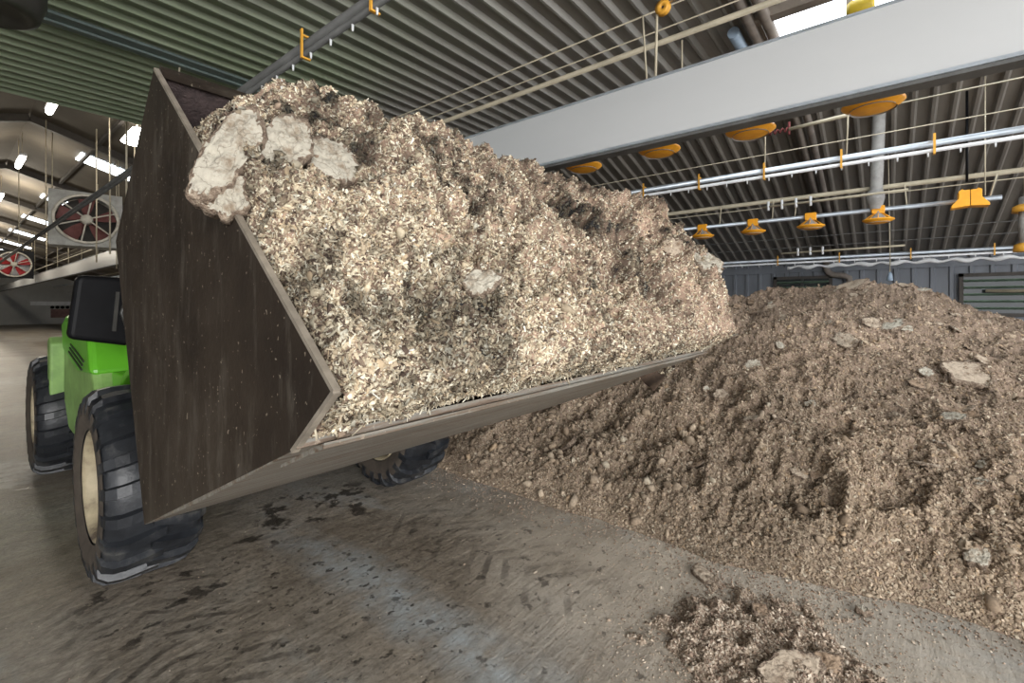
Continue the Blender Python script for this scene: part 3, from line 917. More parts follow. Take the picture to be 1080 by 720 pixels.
# ------------------------------------------------------------------ fans
def fan(loc, rx, rz, label, fm, back, five):
    t = empty('fan', loc, label, 'fan', 'hanging fans', rz)
    H = .66
    f = MB()
    seg = 40
    inn = [(.58 * math.cos(2 * math.pi * k / seg), .58 * math.sin(2 * math.pi * k / seg)) for k in range(seg)]
    out = []
    for c, s_ in inn:
        m_ = H / max(abs(c), abs(s_)); out.append((c * m_, s_ * m_))
    for y in (-.02, .32):
        o = len(f.v)
        f.add([(a, y, b_) for a, b_ in inn] + [(a, y, b_) for a, b_ in out], [(k, (k + 1) % seg, seg + (k + 1) % seg, seg + k) for k in range(seg)])
    for ring in (inn, out):
        f.add([(a, y, b_) for y in (-.02, .32) for a, b_ in ring], [(k, (k + 1) % seg, seg + (k + 1) % seg, seg + k) for k in range(seg)])
    f.build('frame', fm, t)
    g = MB()
    ring = [(.58 * math.cos(2 * math.pi * k / 36), -.04, .58 * math.sin(2 * math.pi * k / 36)) for k in range(37)]
    g.tube(ring, .035, 8)
    for k in range(6):
        a = 2 * math.pi * k / 6 + .35
        g.tube([(.08 * math.cos(a), -.05, .08 * math.sin(a)), (.58 * math.cos(a), -.04, .58 * math.sin(a))], .018, 6)
    g.build('guard', M['fanguard'], t)
    h = MB(); h.lathe([(.0, -.09), (.10, -.08), (.12, .02), (.12, .15), (.0, .16)], (0, 0, 0), 20, 'y'); h.build('hub', M['fanguard'], t)
    for k in range(5):
        a = 2 * math.pi * k / 5 + 1.57
        u = np.array((math.cos(a), 0, math.sin(a))); w = np.array((-math.sin(a), 0, math.cos(a))); yv = np.array((0, 1, 0))
        bl = MB()
        vs = []
        for (r, hw, tw) in ((.1, .06, .9), (.3, .13, .55), (.53, .17, .35)):
            for s_ in (-1, 1):
                for th in (-.008, .008):
                    vs.append(u * r + w * hw * s_ * math.cos(tw) + yv * (hw * s_ * math.sin(tw) + .12 + th))
        fs = []
        for q in (0, 4):
            fs += [(q, q + 2, q + 6, q + 4), (q + 1, q + 5, q + 7, q + 3), (q, q + 4, q + 5, q + 1), (q + 2, q + 3, q + 7, q + 6)]
        fs += [(8, 10, 11, 9), (0, 1, 3, 2)]
        bl.add(vs, fs); bl.build('blade', M['red' if loc[1] > 20 else 'reddull'], t)
    b_ = MB(); b_.lathe([(.0, .31), (.57, .31), (.57, .315), (.0, .315)], (0, 0, 0), 30, 'y'); b_.build('back_grid', back, t)
    s_ = MB()
    for x in (-.6, .6):
        s_.tube([(x, .15, .64), (x, .15, 2.2 if loc[1] < 20 else 1.6)], .012, 6)
    s_.build('suspension', M['cord'], t)
    t.rotation_euler = (rx, 0, rz)
fan((2.25, 15.0, 3.72), R(-6), R(-8), 'large grey framed fan with pale guard hanging left of the bucket', M['fanframe'], M['fandark'], True)
fan((2.28, 32.5, 3.62), R(0), R(-3), 'small distant fan in a black frame with red blades on white', M['black'], M['fanwhite'], True)

# ------------------------------------------------------------------ loader
YAW = -R(1)
UC, VC = 1.70, 5.2
LO = empty('wheel_loader', (UC * math.cos(R(1)) + VC * math.sin(R(1)), -UC * math.sin(R(1)) + VC * math.cos(R(1)), 0),
           'lime green loader with raised dark steel bucket heaped with litter', 'loader', rz=YAW)
def L(mb):      # bucket frame (u, v, z) -> loader frame
    mb.v = [(x - UC, y - VC, z) for x, y, z in mb.v]
    return mb
A, B, Cc, E_, D = (1.919, 2.443), (2.502, 1.918), (2.042, .879), (.919, 1.363), (.761, 1.499)
U0, U1 = .42, 2.86
bk = MB(); bk.bar((U0 + .02, A[0] + .005, A[1]), (U1 - .02, A[0] + .005, A[1]), .05, .02, (0, -.6, .7))
BK = L(bk).build('bucket', M['steel'], LO)
for (ua, ub) in ((U0, U0 + .014), (U1 - .014, U1)):
    mb = MB(); mb.prism([A, B, Cc, E_, (.905, 1.372), D], ua, ub); L(mb).build('side_plate', M['steel'], BK, bevel=.003)
    e = MB()
    c = (ua + ub) / 2
    for p, q in ((A, D), (D, E_)):
        e.bar((c, *p), (c, *q), .0145, .009, (0, -.6, .75))
    L(e).build('edge_bar', M['edge'], BK)
mb = MB()
th = .016
for p, q in ((A, B), (B, Cc)):
    mb.bar((U0 + .014, (p[0] + q[0]) / 2, (p[1] + q[1]) / 2), (U1 - .014, (p[0] + q[0]) / 2, (p[1] + q[1]) / 2), .016, math.hypot(q[0] - p[0], q[1] - p[1]), (0, q[0] - p[0], q[1] - p[1]))
L(mb).build('back_plate', M['inner'], BK)
mb = MB()
fl = [(Cc[0], Cc[1]), (E_[0] - .03, E_[1] + .013), (E_[0] - .025, E_[1] + .03), (Cc[0], Cc[1] + .02)]
# gently rolled floor plate: heel radius
pts = []
for k in range(13):
    s = k / 12
    y = Cc[0] + (E_[0] - .02 - Cc[0]) * s; z = Cc[1] + (E_[1] + .009 - Cc[1]) * s
    z -= .012 * math.sin(math.pi * s)
    pts.append((y, z))
mb.prism(pts + [(p[0], p[1] + .018) for p in reversed(pts)], U0 + .002, U1 - .002)
L(mb).build('floor_plate', M['worn'], BK)
mb = MB(); mb.prism([(E_[0] + .16, E_[1] - .082), (E_[0] - .03, E_[1] - .001), (E_[0] - .035, E_[1] + .012), (E_[0] + .16, E_[1] - .058)], U0 + .05, U1 - .01)
L(mb).build('cutting_edge', M['worn'], BK)
# carriage + boom
mb = MB(); mb.box((1.15, 2.30, .95), (1.25, 2.75, 1.5)); mb.box((1.95, 2.30, .95), (2.05, 2.75, 1.5)); mb.box((1.15, 2.68, 1.0), (2.05, 2.80, 1.4))
L(mb).build('carriage', M['chassis'], LO)
mb = MB(); mb.bar((1.6, 2.75, 1.2), (1.6, 4.1, 1.25), .30, .30); mb.bar((1.6, 4.0, 1.22), (1.6, 6.9, 1.55), .36, .36)
L(mb).build('boom', M['greendirty'], LO, bevel=.02)
mb = MB(); mb.tube([(1.6, 2.78, 1.38), (1.6, 3.5, 1.58)], .035, 12); mb.tube([(1.6, 3.4, 1.55), (1.6, 4.3, 1.62)], .055, 12)
L(mb).build('tilt_cylinder', M['chassis'], LO)
# chassis
mb = MB(); mb.prism([(3.4, .5), (3.3, .8), (3.6, 1.05), (7.2, 1.1), (7.5, .9), (7.4, .5)], 1.15, 2.3)
L(mb).build('chassis', M['chassis'], LO, bevel=.03)
mb = MB()
for y in (3.66, 6.50):
    mb.tube([(1.0, y, .56), (2.5, y, .56)], .10, 14); mb.lathe([(.0, -.2), (.2, -.15), (.24, 0), (.2, .15), (.0, .2)], (1.72, y, .56), 18, 'x')
L(mb).build('axle', M['chassis'], LO)
# engine pod on the near side
pod = [(4.48, .66), (4.50, 1.02), (4.62, 1.20), (4.72, 1.44), (4.95, 1.50), (5.75, 1.53), (5.98, 1.46), (6.08, 1.20), (6.05, .78), (5.75, .52), (4.8, .50)]
mb = MB(); mb.prism(pod, .635, 1.42); L(mb).build('engine_pod', M['greendirty'], LO, bevel=.05)
pl = [(4.56, 1.13), (4.70, 1.45), (4.95, 1.515), (5.82, 1.565), (6.08, 1.49), (5.98, 1.22), (5.2, 1.10)]
mb = MB(); mb.prism(pl, .62, 1.40); hd = L(mb).build('bonnet', M['green'], LO, bevel=.045)
for k in range(3):
    v = MB(); v.bar((.618, 4.80 + k * .05, 1.22 - .035 * k), (.618, 5.45 + k * .05, 1.32 - .035 * k), .012, .014); L(v).build('vent_slot', M['chassis'], hd)
# rear fender panel + front mudguard
mb = MB(); mb.prism([(6.02, .62), (6.0, 1.30), (6.10, 1.36), (6.20, 1.32), (6.14, .66)], .54, .78); L(mb).build('fender', M['greendirty'], LO, bevel=.02)
mb = MB()
arc = [(3.66 + .66 * math.cos(a), .56 + .66 * math.sin(a)) for a in np.linspace(R(35), R(100), 9)]
mb.prism(arc + [(3.66 + (p[0] - 3.66) * 1.06, .56 + (p[1] - .56) * 1.06) for p in reversed(arc)], .70, 1.2)
mb.prism([(4.12, 1.0), (4.50, .95), (4.55, 1.15), (4.18, 1.16)], .74, 1.2)
L(mb).build('mudguard', M['green'], LO, bevel=.012)
mb = MB(); mb.box((.80, 3.92, 1.255), (.92, 3.99, 1.40)); L(mb).build('indicator', M['amber'], LO, bevel=.012)
mb = MB(); mb.lathe([(.0, -.05), (.055, -.04), (.065, .0), (.05, .05), (.0, .06)], (.90, 4.06, 1.44), 18, 'y'); mb.box((.88, 4.04, 1.24), (.92, 4.10, 1.42)); L(mb).build('work_light', M['lens'], LO)
# cab on the far side of the machine
cab = MB()
x0, x1, y0, y1, z0, z1 = 1.9, 2.6, 4.55, 5.9, 1.0, 2.25
for (x, y) in ((x0, y0), (x1, y0), (x0, y1), (x1, y1)): cab.bar((x, y, z0), (x, y, z1), .06, .06, (1, 0, 0))
cab.box((x0 - .05, y0 - .05, z1), (x1 + .05, y1 + .05, z1 + .06)); cab.box((x0, y0, z0 - .1), (x1, y1, z0 + .25))
CB = L(cab).build('cab', M['green'], LO)
for a, b_ in (((x0 + .03, y0 - .005, z0 + .26), (x1 - .03, y0 + .005, z1)), ((x0 - .005, y0 + .03, z0 + .26), (x0 + .005, y1 - .03, z1)), ((x1 - .005, y0 + .03, z0 + .26), (x1 + .005, y1 - .03, z1))):
    w = MB(); w.box(a, b_); L(w).build('window_pane', M['glass'], CB)
# mirror
mb = MB()
mp = []
for (cx, cz, a0) in ((.74, 1.79, 0), (.52, 1.80, 90), (.485, 1.475, 180), (.72, 1.425, 270)):
    for k in range(5):
        a = R(a0 + k * 22.5); mp.append((cx + .045 * math.cos(a), cz + .045 * math.sin(a)))
mb.prism(mp, 3.99, 4.09, 'xz')
MR = L(mb).build('mirror', M['black'], LO, bevel=.03)
r = MB(); r.bar((.66, 3.985, 1.48), (.68, 3.985, 1.74), .02, .012, (0, 1, 0)); r.bar((.72, 3.985, 1.72), (.725, 3.985, 1.80), .012, .012, (0, 1, 0)); r.tube([(.74, 3.985, 1.46), (.70, 3.985, 1.60), (.74, 3.985, 1.74), (.80, 3.985, 1.78)], .012, 8)
L(r).build('back_rib', M['hood'], MR)
r = MB(); r.tube([(.76, 4.05, 1.42), (.80, 4.10, 1.36), (.98, 4.55, 1.34), (1.1, 4.75, 1.36)], .016, 8); L(r).build('mirror_arm', M['black'], MR)

# wheels
def tyre_mesh(flip):
    RO, RI, W = .545, .31, .46
    mb = MB()
    prof = [(RI, -W * .40), (RI + .03, -W * .46), (.40, -W * .52), (.46, -W * .52), (.515, -W * .47), (.54, -W * .36), (RO, -W * .2), (RO + .003, 0)]
    prof = prof + [(r_, -h) for r_, h in reversed(prof[:-1])]
    mb.lathe(prof, (0, 0, 0), 64, 'x')
    NL = 22
    for side in (-1, 1):
        for k in range(NL):
            a0 = 2 * math.pi * (k + (.5 if side > 0 else 0)) / NL
            vs = []
            S = [(-.03, .0, .0), (.06, .055, 0), (.13, .085, 0), (.19, .10, -.012), (.232, .105, -.05), (.243, .107, -.10)]
            for (x, da, dr) in S:
                ang = a0 + da * .9
                for (aw, rr) in ((-.070, -.012), (-.048, .034), (.048, .034), (.070, -.012)):
                    rad = RO + rr + dr
                    t_ = ang + aw
                    vs.append((x * side, rad * math.cos(t_), rad * math.sin(t_)))
            fs = []
            n = len(S)
            for i in range(n - 1):
                for j in range(3):
                    fs.append((i * 4 + j, i * 4 + j + 1, (i + 1) * 4 + j + 1, (i + 1) * 4 + j))
            fs += [(0, 1, 2, 3), tuple((n - 1) * 4 + j for j in (3, 2, 1, 0))]
            mb.add(vs, fs)
    return mb
def rim_mesh():
    mb = MB()
    W = .46
    mb.lathe([(.325, -W * .42), (.33, -W * .46), (.315, -W * .47), (.30, -W * .42), (.285, -W * .30), (.275, .0), (.262, .13)], (0, 0, 0), 48, 'x')
    mb.lathe([(.325, W * .42), (.33, W * .46), (.315, W * .47), (.30, W * .42), (.285, W * .30), (.27, .14), (.0, .14)], (0, 0, 0), 48, 'x')
    return mb
tm = None
for (u, v) in ((.725, 3.71), (2.66, 3.68), (.69, 6.50), (2.64, 6.50)):
    if tm is None:
        ty = tyre_mesh(0).build('tyre', M['rubber'], LO); tm = ty
        rm = rim_mesh().build('rim', M['rim'], ty)
        dm = MB(); dm.lathe([(.263, .12), (.20, .13), (.12, .11), (.11, .06), (.0, .05)], (0, 0, 0), 40, 'x')
        for k in range(8):
            a = 2 * math.pi * k / 8
            dm.lathe([(.0, .085), (.014, .09), (.016, .125)], (0, .17 * math.cos(a), .17 * math.sin(a)), 6, 'x')
        dm.build('rim_disc', M['sidewall'], ty)
        sw = MB(); W = .46
        for s in (-1, 1):
            sw.lathe([(.335, s * W * .475), (.40, s * W * .527), (.455, s * W * .527), (.49, s * W * .51)], (0, 0, 0), 64, 'x')
        sd = sw.build('sidewall', M['sidewall'], ty)
        ty.location = (u - UC, v - VC, .572)
    else:
        ty = copy_tree(tm, LO); ty.location = (u - UC, v - VC, .572)
        if u > UC: ty.rotation_euler.z = math.pi
    ty.rotation_euler.x = random.random()

# ------------------------------------------------------------------ litter load in the bucket
dirw = np.array([D[0] - A[0], D[1] - A[1]]); LW = np.linalg.norm(dirw); dirw /= LW
nrm = np.array([dirw[1], -dirw[0]])          # outward (up and to the front)
KU = np.array([.42, .60, .80, 1.0, 1.2, 1.4, 1.6, 1.8, 2.0, 2.2, 2.4, 2.6, 2.75, 2.88])
KH = np.array([.12, .12, .12, .185, .175, .215, .20, .165, .185, .15, .13, .12, .12, .13])
#KHFIT
def load_base(nu=150, nw=120, disp=True):
    u = U0 + .016 + (U1 + .028 - U0) * np.linspace(0, 1, nu) ** 1.35
    w = np.linspace(-.10, LW + .165, nw)
    Uu, Ww = np.meshgrid(u, w, indexing='ij')
    H = np.interp(Uu, KU, KH)
    far = sstep(1.6, 2.5, Uu)
    pr = sstep(-.12, .30, Ww) * (1 - sstep(.35, LW + .05, Ww))
    endh = np.interp(Ww, [-.12, 0, .15, .3, .45, .6, .75, .9, 1.05, 1.2, 1.35, LW], [0, .06, .09, .125, .185, .26, .29, .29, .255, .18, .09, .0])
    h = H * pr * (1 - far) + endh * far + .03 * sstep(.9, LW - .1, Ww) - .045 * sstep(LW, LW + .16, Ww)
    # sunk at the near top corner where the back plate stays bare
    drop = .42 * (1 - sstep(0.0, .38, Uu - U0)) * (1 - sstep(.12, .60, Ww))
    h = h - drop
    # end cap at the far side and back skirt
    h = h - .7 * sstep(U1 + .0, U1 + .04, Uu) ** 2 - .5 * (1 - sstep(-.10, -.04, Ww))
    if disp:
        p3 = np.stack([Uu, Ww, np.zeros_like(Uu)], -1)
        k = sstep(-.05, .1, Ww) * (1 - .8 * sstep(LW - .2, LW + .05, Ww)) * (1 - .6 * sstep(U1 - .1, U1, Uu))
        h = h + k * (-.022 + .05 * (fbm(p3 * 3.1, 2, 3)) + .044 * fbm(p3 * 7, 3, 9, .6, True) + .017 * fbm(p3 * 20, 3, 5, .6, True) + .005 * fbm(p3 * 70, 2, 6))
    lip = .03 * (1 - np.clip((Uu - U0) / .14, 0, 1)) * sstep(.45, .62, Ww) * (1 - sstep(LW - .05, LW + .08, Ww))
    h = np.where((Uu - U0 < .14) & (Ww > .45), np.maximum(h, lip), h)
    h = h - .22 * (1 - sstep(0, .022, Uu - U0 - .016)) * (1 - sstep(LW - .05, LW + .02, Ww))
    # base path: along A->D, then turning down D->E and past the lip
    t2 = np.clip(Ww - LW, 0, None)
    bend = sstep(LW - .12, LW + .14, Ww)
    d2 = np.array([E_[0] - D[0], E_[1] - D[1]]); d2 /= np.linalg.norm(d2)
    Pv = A[0] + dirw[0] * np.minimum(Ww, LW) + d2[0] * t2
    Pz = A[1] + dirw[1] * np.minimum(Ww, LW) + d2[1] * t2
    n2 = np.array([-.80, -.60])
    nx = nrm[0] * (1 - bend) + n2[0] * bend; nz = nrm[1] * (1 - bend) + n2[1] * bend
    q = np.hypot(nx, nz); nx /= q; nz /= q
    V = Pv + nx * h; Z = Pz + nz * h
    # stay in front of the bent back plate
    for (a_, b_) in ((A, B), (B, Cc)):
        ex, ez = b_[0] - a_[0], b_[1] - a_[1]; q = math.hypot(ex, ez); ix, iz = ez / q, -ex / q
        dd = (V - a_[0]) * ix + (Z - a_[1]) * iz
        mv = np.where((h < 0) & (dd < .03), .03 - dd, 0)
        V = V + ix * mv; Z = Z + iz * mv
    c, s = math.cos(R(1)), math.sin(R(1))
    return np.stack([Uu * c + V * s, -Uu * s + V * c, Z], -1), Uu, Ww

LC = [(.60, .515, .41), (.50, .415, .315), (.40, .315, .235), (.24, .175, .135), (.71, .645, .55), (.10, .068, .055), (.46, .345, .24)]
def build_load():
    G, Uu, Ww = load_base(600, 420)
    nu, nw = G.shape[:2]
    nm = NM()
    q3 = np.stack([Uu, Ww, Uu * 0], -1)
    pat = .50 * fbm(q3 * 4, 3, 21, .6) + .55 * fbm(q3 * 12, 3, 23, .6) + .55 * fbm(q3 * 34, 2, 25, .6)
    base = np.array([.22, .155, .115])[None, None] * (1 + .8 * pat[..., None])
    nm.add(G, np.clip(base, .02, .9), F4=grid_faces(nu, nw))
    inside = ((Ww > -.02) & (Uu < U1 + .03) & (Uu > U0 + .021)).astype(float) / (.35 + ((G - np.array([0, 0, 1.65])) ** 2).sum(-1))
    def colours(i, j, probs, jit=.16):
        c = palette(len(i), LC, probs, jit)
        # patches of darker damp and paler dry bedding
        k = np.clip(.98 + 1.0 * pat[i, j], .13, 1.28)[:, None]
        low = sstep(.5, 1.4, Ww[i, j])[:, None]  # dark litter lifted toward the lip: front light put into the colour
        return np.clip(c * (k * (1 - .3 * low) + .30 * low) * np.array([.96, .985, .93]), .015, .9)
    P, Nn, i, j = sample_grid(G, 40000, inside)
    clods(nm, P, Nn, rng.uniform(.004, .010, len(P)) * np.where(rng.random(len(P)) < .02, 2.0, 1), colours(i, j, (3, 4, 4, 3, 1, 2, 1)), .7)
    P, Nn, i, j = sample_grid(G, 250000, inside)
    flakes(nm, P, Nn, rng.uniform(.007, .027, len(P)), rng.uniform(.002, .0065, len(P)), colours(i, j, (5, 5, 3.5, 2, 3, 1.4, 1.2)), .6, .3, .5)
    P, Nn, i, j = sample_grid(G, 30000, inside)
    flakes(nm, P, Nn, rng.uniform(.008, .020, len(P)), rng.uniform(.006, .014, len(P)), colours(i, j, (4, 4, 3, 2, 3, 1.5, 1)), .6, .3, .4)
    # wisps hanging over the lip and standing off the crest
    wl = ((Ww > LW + .10) & (Uu < U1) & (Uu > U0 + .06)).astype(float)
    P, Nn, i, j = sample_grid(G, 5000, wl)
    fl = np.tile(np.array([0, -.15, -1.2]), (len(P), 1))
    flakes(nm, P, Nn, rng.uniform(.015, .05, len(P)), rng.uniform(.002, .005, len(P)), colours(i, j, (5, 3, 1, .5, 5, .2, .5)), .4, .25, .4, fl * 1.5)
    o = nm.build('litter_load', M['litter'])
    return tag(o, 'heaped tan wood shaving litter filling the loader bucket', 'litter', kind='stuff'), G, Uu, Ww

# ------------------------------------------------------------------ caked slabs
def slab_mesh(rx, ry, th, seed, rough=.06, rings=18, seg=52):
    r_ = np.random.default_rng(seed)
    ph = r_.uniform(0, 6.28, 5); am = r_.uniform(.015, .06, 5)
    vs = []; fs = []
    def P(t, q, top):
        k = 1 + sum(am[i] * math.sin((i + 2) * t + ph[i]) for i in range(5))
        x = rx * q * k * math.cos(t); y = ry * q * k * math.sin(t)
        z = th * (.5 if top else -.5) * (1 - .18 * q ** 8)
        return [x, y, z]
    for top in (1, 0):
        for i in range(1, rings + 1):
            for k in range(seg):
                vs.append(P(2 * math.pi * k / seg, i / rings, top))
        vs.append([0, 0, th * (.5 if top else -.5)])
    V = np.array(vs); n = rings * seg + 1
    d = fbm(V * (1.2 / max(rx, ry)) * 3 + seed, 4, seed, .6)
    V[:, 2] += d * th * rough * 1.5 + .004 * fbm(V * 38 + seed, 3, seed, .6, True) + .003 * vnoise3(V * 150, seed)
    V[:, :2] *= (1 + .10 * fbm(V * (2.6 / max(rx, ry)) + seed, 3, seed, .7))[:, None]
    for top in (0, 1):
        o = 0 if top else n
        for i in range(rings - 1):
            for k in range(seg):
                k2 = (k + 1) % seg
                a, b_, c, d_ = o + i * seg + k, o + i * seg + k2, o + (i + 1) * seg + k2, o + (i + 1) * seg + k
                fs.append((a, d_, c, b_) if top else (a, b_, c, d_))
        for k in range(seg):
            k2 = (k + 1) % seg
            fs.append((o + n - 1, o + k, o + k2) if top else (o + n - 1, o + k2, o + k))
    for k in range(seg):
        k2 = (k + 1) % seg
        a = (rings - 1) * seg
        fs.append((a + k, n + a + k, n + a + k2, a + k2))
    mb = MB(); mb.add(V, fs, True)
    mb.nfront = ((rings - 1) * seg + seg) ; mb.rings = rings; mb.seg = seg
    return mb
from mathutils import Matrix, Vector
def place_slab(p, n, rx, ry, th, seed, mat, label, spin, group=None, lift=.0, axis=None, name='caked_slab', rough=.06):
    sm = slab_mesh(rx, ry, th, seed, rough)
    o = sm.build(name, M[mat], fixn=False)
    o.data.materials.append(M['cakeside'])
    # face order: bottom first, then top, then the broken rim
    idx = np.ones(len(sm.f), dtype=np.int32); nf = sm.nfront
    idx[nf:2 * nf] = 0
    rj = np.random.default_rng(seed + 5).random(sm.seg)
    for i in range(sm.rings - 1):
        for k in range(sm.seg):
            if i >= sm.rings - 2 - int(rj[k] * 3): idx[nf + i * sm.seg + k] = 1
    o.data.polygons.foreach_set('material_index', idx)
    n = Vector(n).normalized()
    ax = Vector(axis) if axis is not None else Vector((math.cos(spin), math.sin(spin), 0.3))
    x = (ax - n * ax.dot(n)).normalized(); y = n.cross(x)
    m = Matrix((x, y, n)).transposed().to_4x4()
    m.translation = Vector(p) + n * lift
    o.matrix_world = m
    return tag(o, label, 'litter slab', group)

load, LG, LU, LWW = build_load()
def on_load(u, w, avg=6):
    i = int(np.argmin(np.abs(LU[:, 0] - u))); j = int(np.argmin(np.abs(LWW[0] - w)))
    i0, i1 = max(i - avg, 0), min(i + avg, LG.shape[0] - 1); j0, j1 = max(j - avg, 0), min(j + avg, LG.shape[1] - 1)
    n = np.cross(LG[i1, j] - LG[i0, j], LG[i, j1] - LG[i, j0]); n /= np.linalg.norm(n)
    # orientation towards the open side
    if np.dot(n, np.array([0, nrm[0], nrm[1]])) < 0: n = -n
    return LG[i, j], n, LG[i, j1] - LG[i, j0]
for (u, w, rx, ry, th, seed, mat, lab, lift, n_, ax) in (
        ((.455, 1.265, 2.02), 0, .155, .056, .05, 3, 'cake', 'tall pale grey caked slab at the left end of the load leaning over the side plate', 0, (-.45, -.75, .40), (-.30, .15, -1)),
        ((.437, 1.235, 1.905), 0, .062, .050, .05, 13, 'cake', 'pale cracked slab just below the tallest slab at the left edge of the load', 0, (-.50, -.75, .30), (-.05, 0, -1)),
        ((.59, 1.265, 2.085), 0, .125, .062, .05, 4, 'cake', 'second pale grey caked slab standing just right of the tallest slab', -.01, (-.15, -.85, .5), (-.55, -.1, -1)),
        ((.73, 1.275, 2.075), 0, .095, .085, .04, 5, 'cake', 'rough whitish caked lump near the top of the load right of the two slabs', -.01, (-.1, -.8, .55), (0, -.7, -.7)),
        (.90, 1.28, .056, .040, .03, 6, 'cake', 'small pale block of caked litter low in the middle of the load', -.002, None, (1, .1, 0)),
        (2.66, 1.20, .10, .075, .06, 7, 'cake', 'rounded pale caked lump at the right end of the load', -.016, None, (1, 0, -.5)),
        (2.35, 1.10, .07, .05, .04, 8, 'cakebrown', 'tan caked lump left of the rounded lump at the right end of the load', -.010, None, (1, 0, 0)),
        (.97, .95, .06, .035, .04, 9, 'cakebrown', 'small brown caked lump in the upper middle of the load', -.008, None, (.4, -.5, -.5))):
    if isinstance(u, tuple):
        place_slab(u, n_, rx, ry, th, seed, mat, lab, 0, 'caked slabs in the bucket load', lift, ax, rough=.07)
        continue
    p, n, dw = on_load(u, w)
    place_slab(p, n if n_ is None else n_, rx, ry, th, seed, mat, lab, 0, 'caked slabs in the bucket load', lift, ax, rough=.07)

# ------------------------------------------------------------------ litter pile
def pile_z(X, Y):
    toe = 3.16 + .30 * sstep(1.0, -.6, Y) + .10 * fbm(np.stack([Y * 1.3, Y * 0, Y * 0], -1), 3, 4)
    crest = np.interp(Y, [-5.5, -3.5, -1.8, -1.1, -.7, -.2, .3, 1.0, 2.0, 3.2, 4.4, 5.4], [.0, .7, 1.30, 1.60, 1.72, 1.90, 2.0, 1.94, 1.84, 1.5, .8, 0])
    d = (X - toe) / (7.0 - toe)
    up = np.clip(d, 0, 1)
    f = 1 - (1 - up) ** 1.35
    f = f * (1 - .12 * (1 - up) * np.sin(np.pi * up))
    back = 1 - sstep(7.2, 11.6, X)
    z = crest * f * back
    return np.where(d < 0, -.03 + d * .3, z)
XP = np.concatenate([np.linspace(2.9, 7.4, 640), np.linspace(7.4, 11.7, 60)[1:]])
YP = np.concatenate([np.linspace(-4.5, -1.8, 90), np.linspace(-1.8, 3.9, 700)[1:], np.linspace(3.9, 5.3, 40)[1:]])
GX, GY = np.meshgrid(XP, YP, indexing='ij')
def build_pile():
    z = pile_z(GX, GY)
    p3 = np.stack([GX, GY, z], -1)
    k = sstep(0, .25, z)
    z = z * .91 + k * (.09 * fbm(p3 * .9, 2, 31) + .085 * fbm(p3 * 2.4, 3, 33, .55, True) * .7 * (.6 + .7 * sstep(5.2, 3.4, GX)) + .04 * fbm(p3 * 7, 3, 35, .6, True) * .8 + .016 * fbm(p3 * 20, 3, 37, .6, True) + .006 * fbm(p3 * 55, 2, 39))
    G = np.stack([GX, GY, z], -1)
    nm = NM()
    pat = fbm(p3 * 1.6, 4, 51, .6)
    PC = [(.345, .262, .198), (.285, .211, .157), (.395, .305, .235), (.225, .163, .12), (.48, .40, .32), (.13, .09, .066), (.37, .262, .18)]
    base = np.array([.265, .196, .147])[None, None] * (1 + .25 * pat[..., None])
    nm.add(G, np.clip(base, .02, .9), F4=grid_faces(*G.shape[:2]))
    # concentrate on the side facing the open floor
    wgt = ((GX < 7.6) & (z > -.02) & (GY > -2.6)).astype(float) * (1 + 2.2 * np.clip((6.5 - GX) / 3, 0, 1)) * np.where((GY < 4) & (GY > -1.6), 1, .3) * 12 / (2 + GX ** 2 + GY ** 2)
    def colours(i, j, probs, jit=.17):
        c = palette(len(i), PC, probs, jit)
        kk = np.clip(1 + .22 * pat[i, j], .6, 1.35)[:, None]
        lift = (1 + .25 * sstep(.6, 1.8, z[i, j]))[:, None]  # brighter light on the upper pile, put into the litter colour
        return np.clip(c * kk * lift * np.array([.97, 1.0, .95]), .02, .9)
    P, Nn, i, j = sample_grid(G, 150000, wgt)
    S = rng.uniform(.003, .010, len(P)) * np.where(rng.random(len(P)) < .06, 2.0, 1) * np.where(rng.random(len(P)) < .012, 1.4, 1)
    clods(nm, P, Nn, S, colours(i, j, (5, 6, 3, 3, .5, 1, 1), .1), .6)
    P, Nn, i, j = sample_grid(G, 110000, wgt)
    flakes(nm, P, Nn, rng.uniform(.008, .030, len(P)), rng.uniform(.004, .015, len(P)), colours(i, j, (5, 5, 4, 3, 1.2, 1.2, 1), .1), .28, .12, .25)
    P, Nn, i, j = sample_grid(G, 1500, wgt * (z > .15))
    r_ = rng.uniform(.012, .042, len(P))
    clods(nm, P, Nn, r_, colours(i, j, (4, 4, 5, 2, .6, .3, 1.5), .1), .17, .0, .30)
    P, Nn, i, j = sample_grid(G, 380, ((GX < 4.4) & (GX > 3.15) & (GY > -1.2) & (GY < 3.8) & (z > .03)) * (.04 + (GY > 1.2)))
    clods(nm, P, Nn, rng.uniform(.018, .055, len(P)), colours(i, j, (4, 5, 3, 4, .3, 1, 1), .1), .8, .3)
    # crumbs that rolled off the toe
    n = 3500
    yy = rng.uniform(-1.5, 3.6, n); xx = 3.2 + .30 * sstep(1, -.6, yy) - np.abs(rng.normal(size=n)) * .22
    P = np.stack([xx, yy, np.zeros(n)], 1); Nn = np.tile([0, 0, 1.0], (n, 1))
    clods(nm, P, Nn, rng.uniform(.002, .009, n), palette(n, PC, (3, 4, 3, 3, 2, 1, 1)), .6, 0)
    o = nm.build('litter_pile', M['litter'])
    return tag(o, 'big brown pile of used litter heaped along the side wall', 'litter', kind='stuff'), G
pile, PG = build_pile()
def on_pile(x, y):
    i = int(np.argmin(np.abs(XP - x))); j = int(np.argmin(np.abs(YP - y)))
    i0, i1 = max(i - 6, 0), min(i + 6, len(XP) - 1); j0, j1 = max(j - 6, 0), min(j + 6, len(YP) - 1)
    n = np.cross(PG[i1, j] - PG[i0, j], PG[i, j1] - PG[i, j0]); n /= np.linalg.norm(n)
    return PG[i, j], n
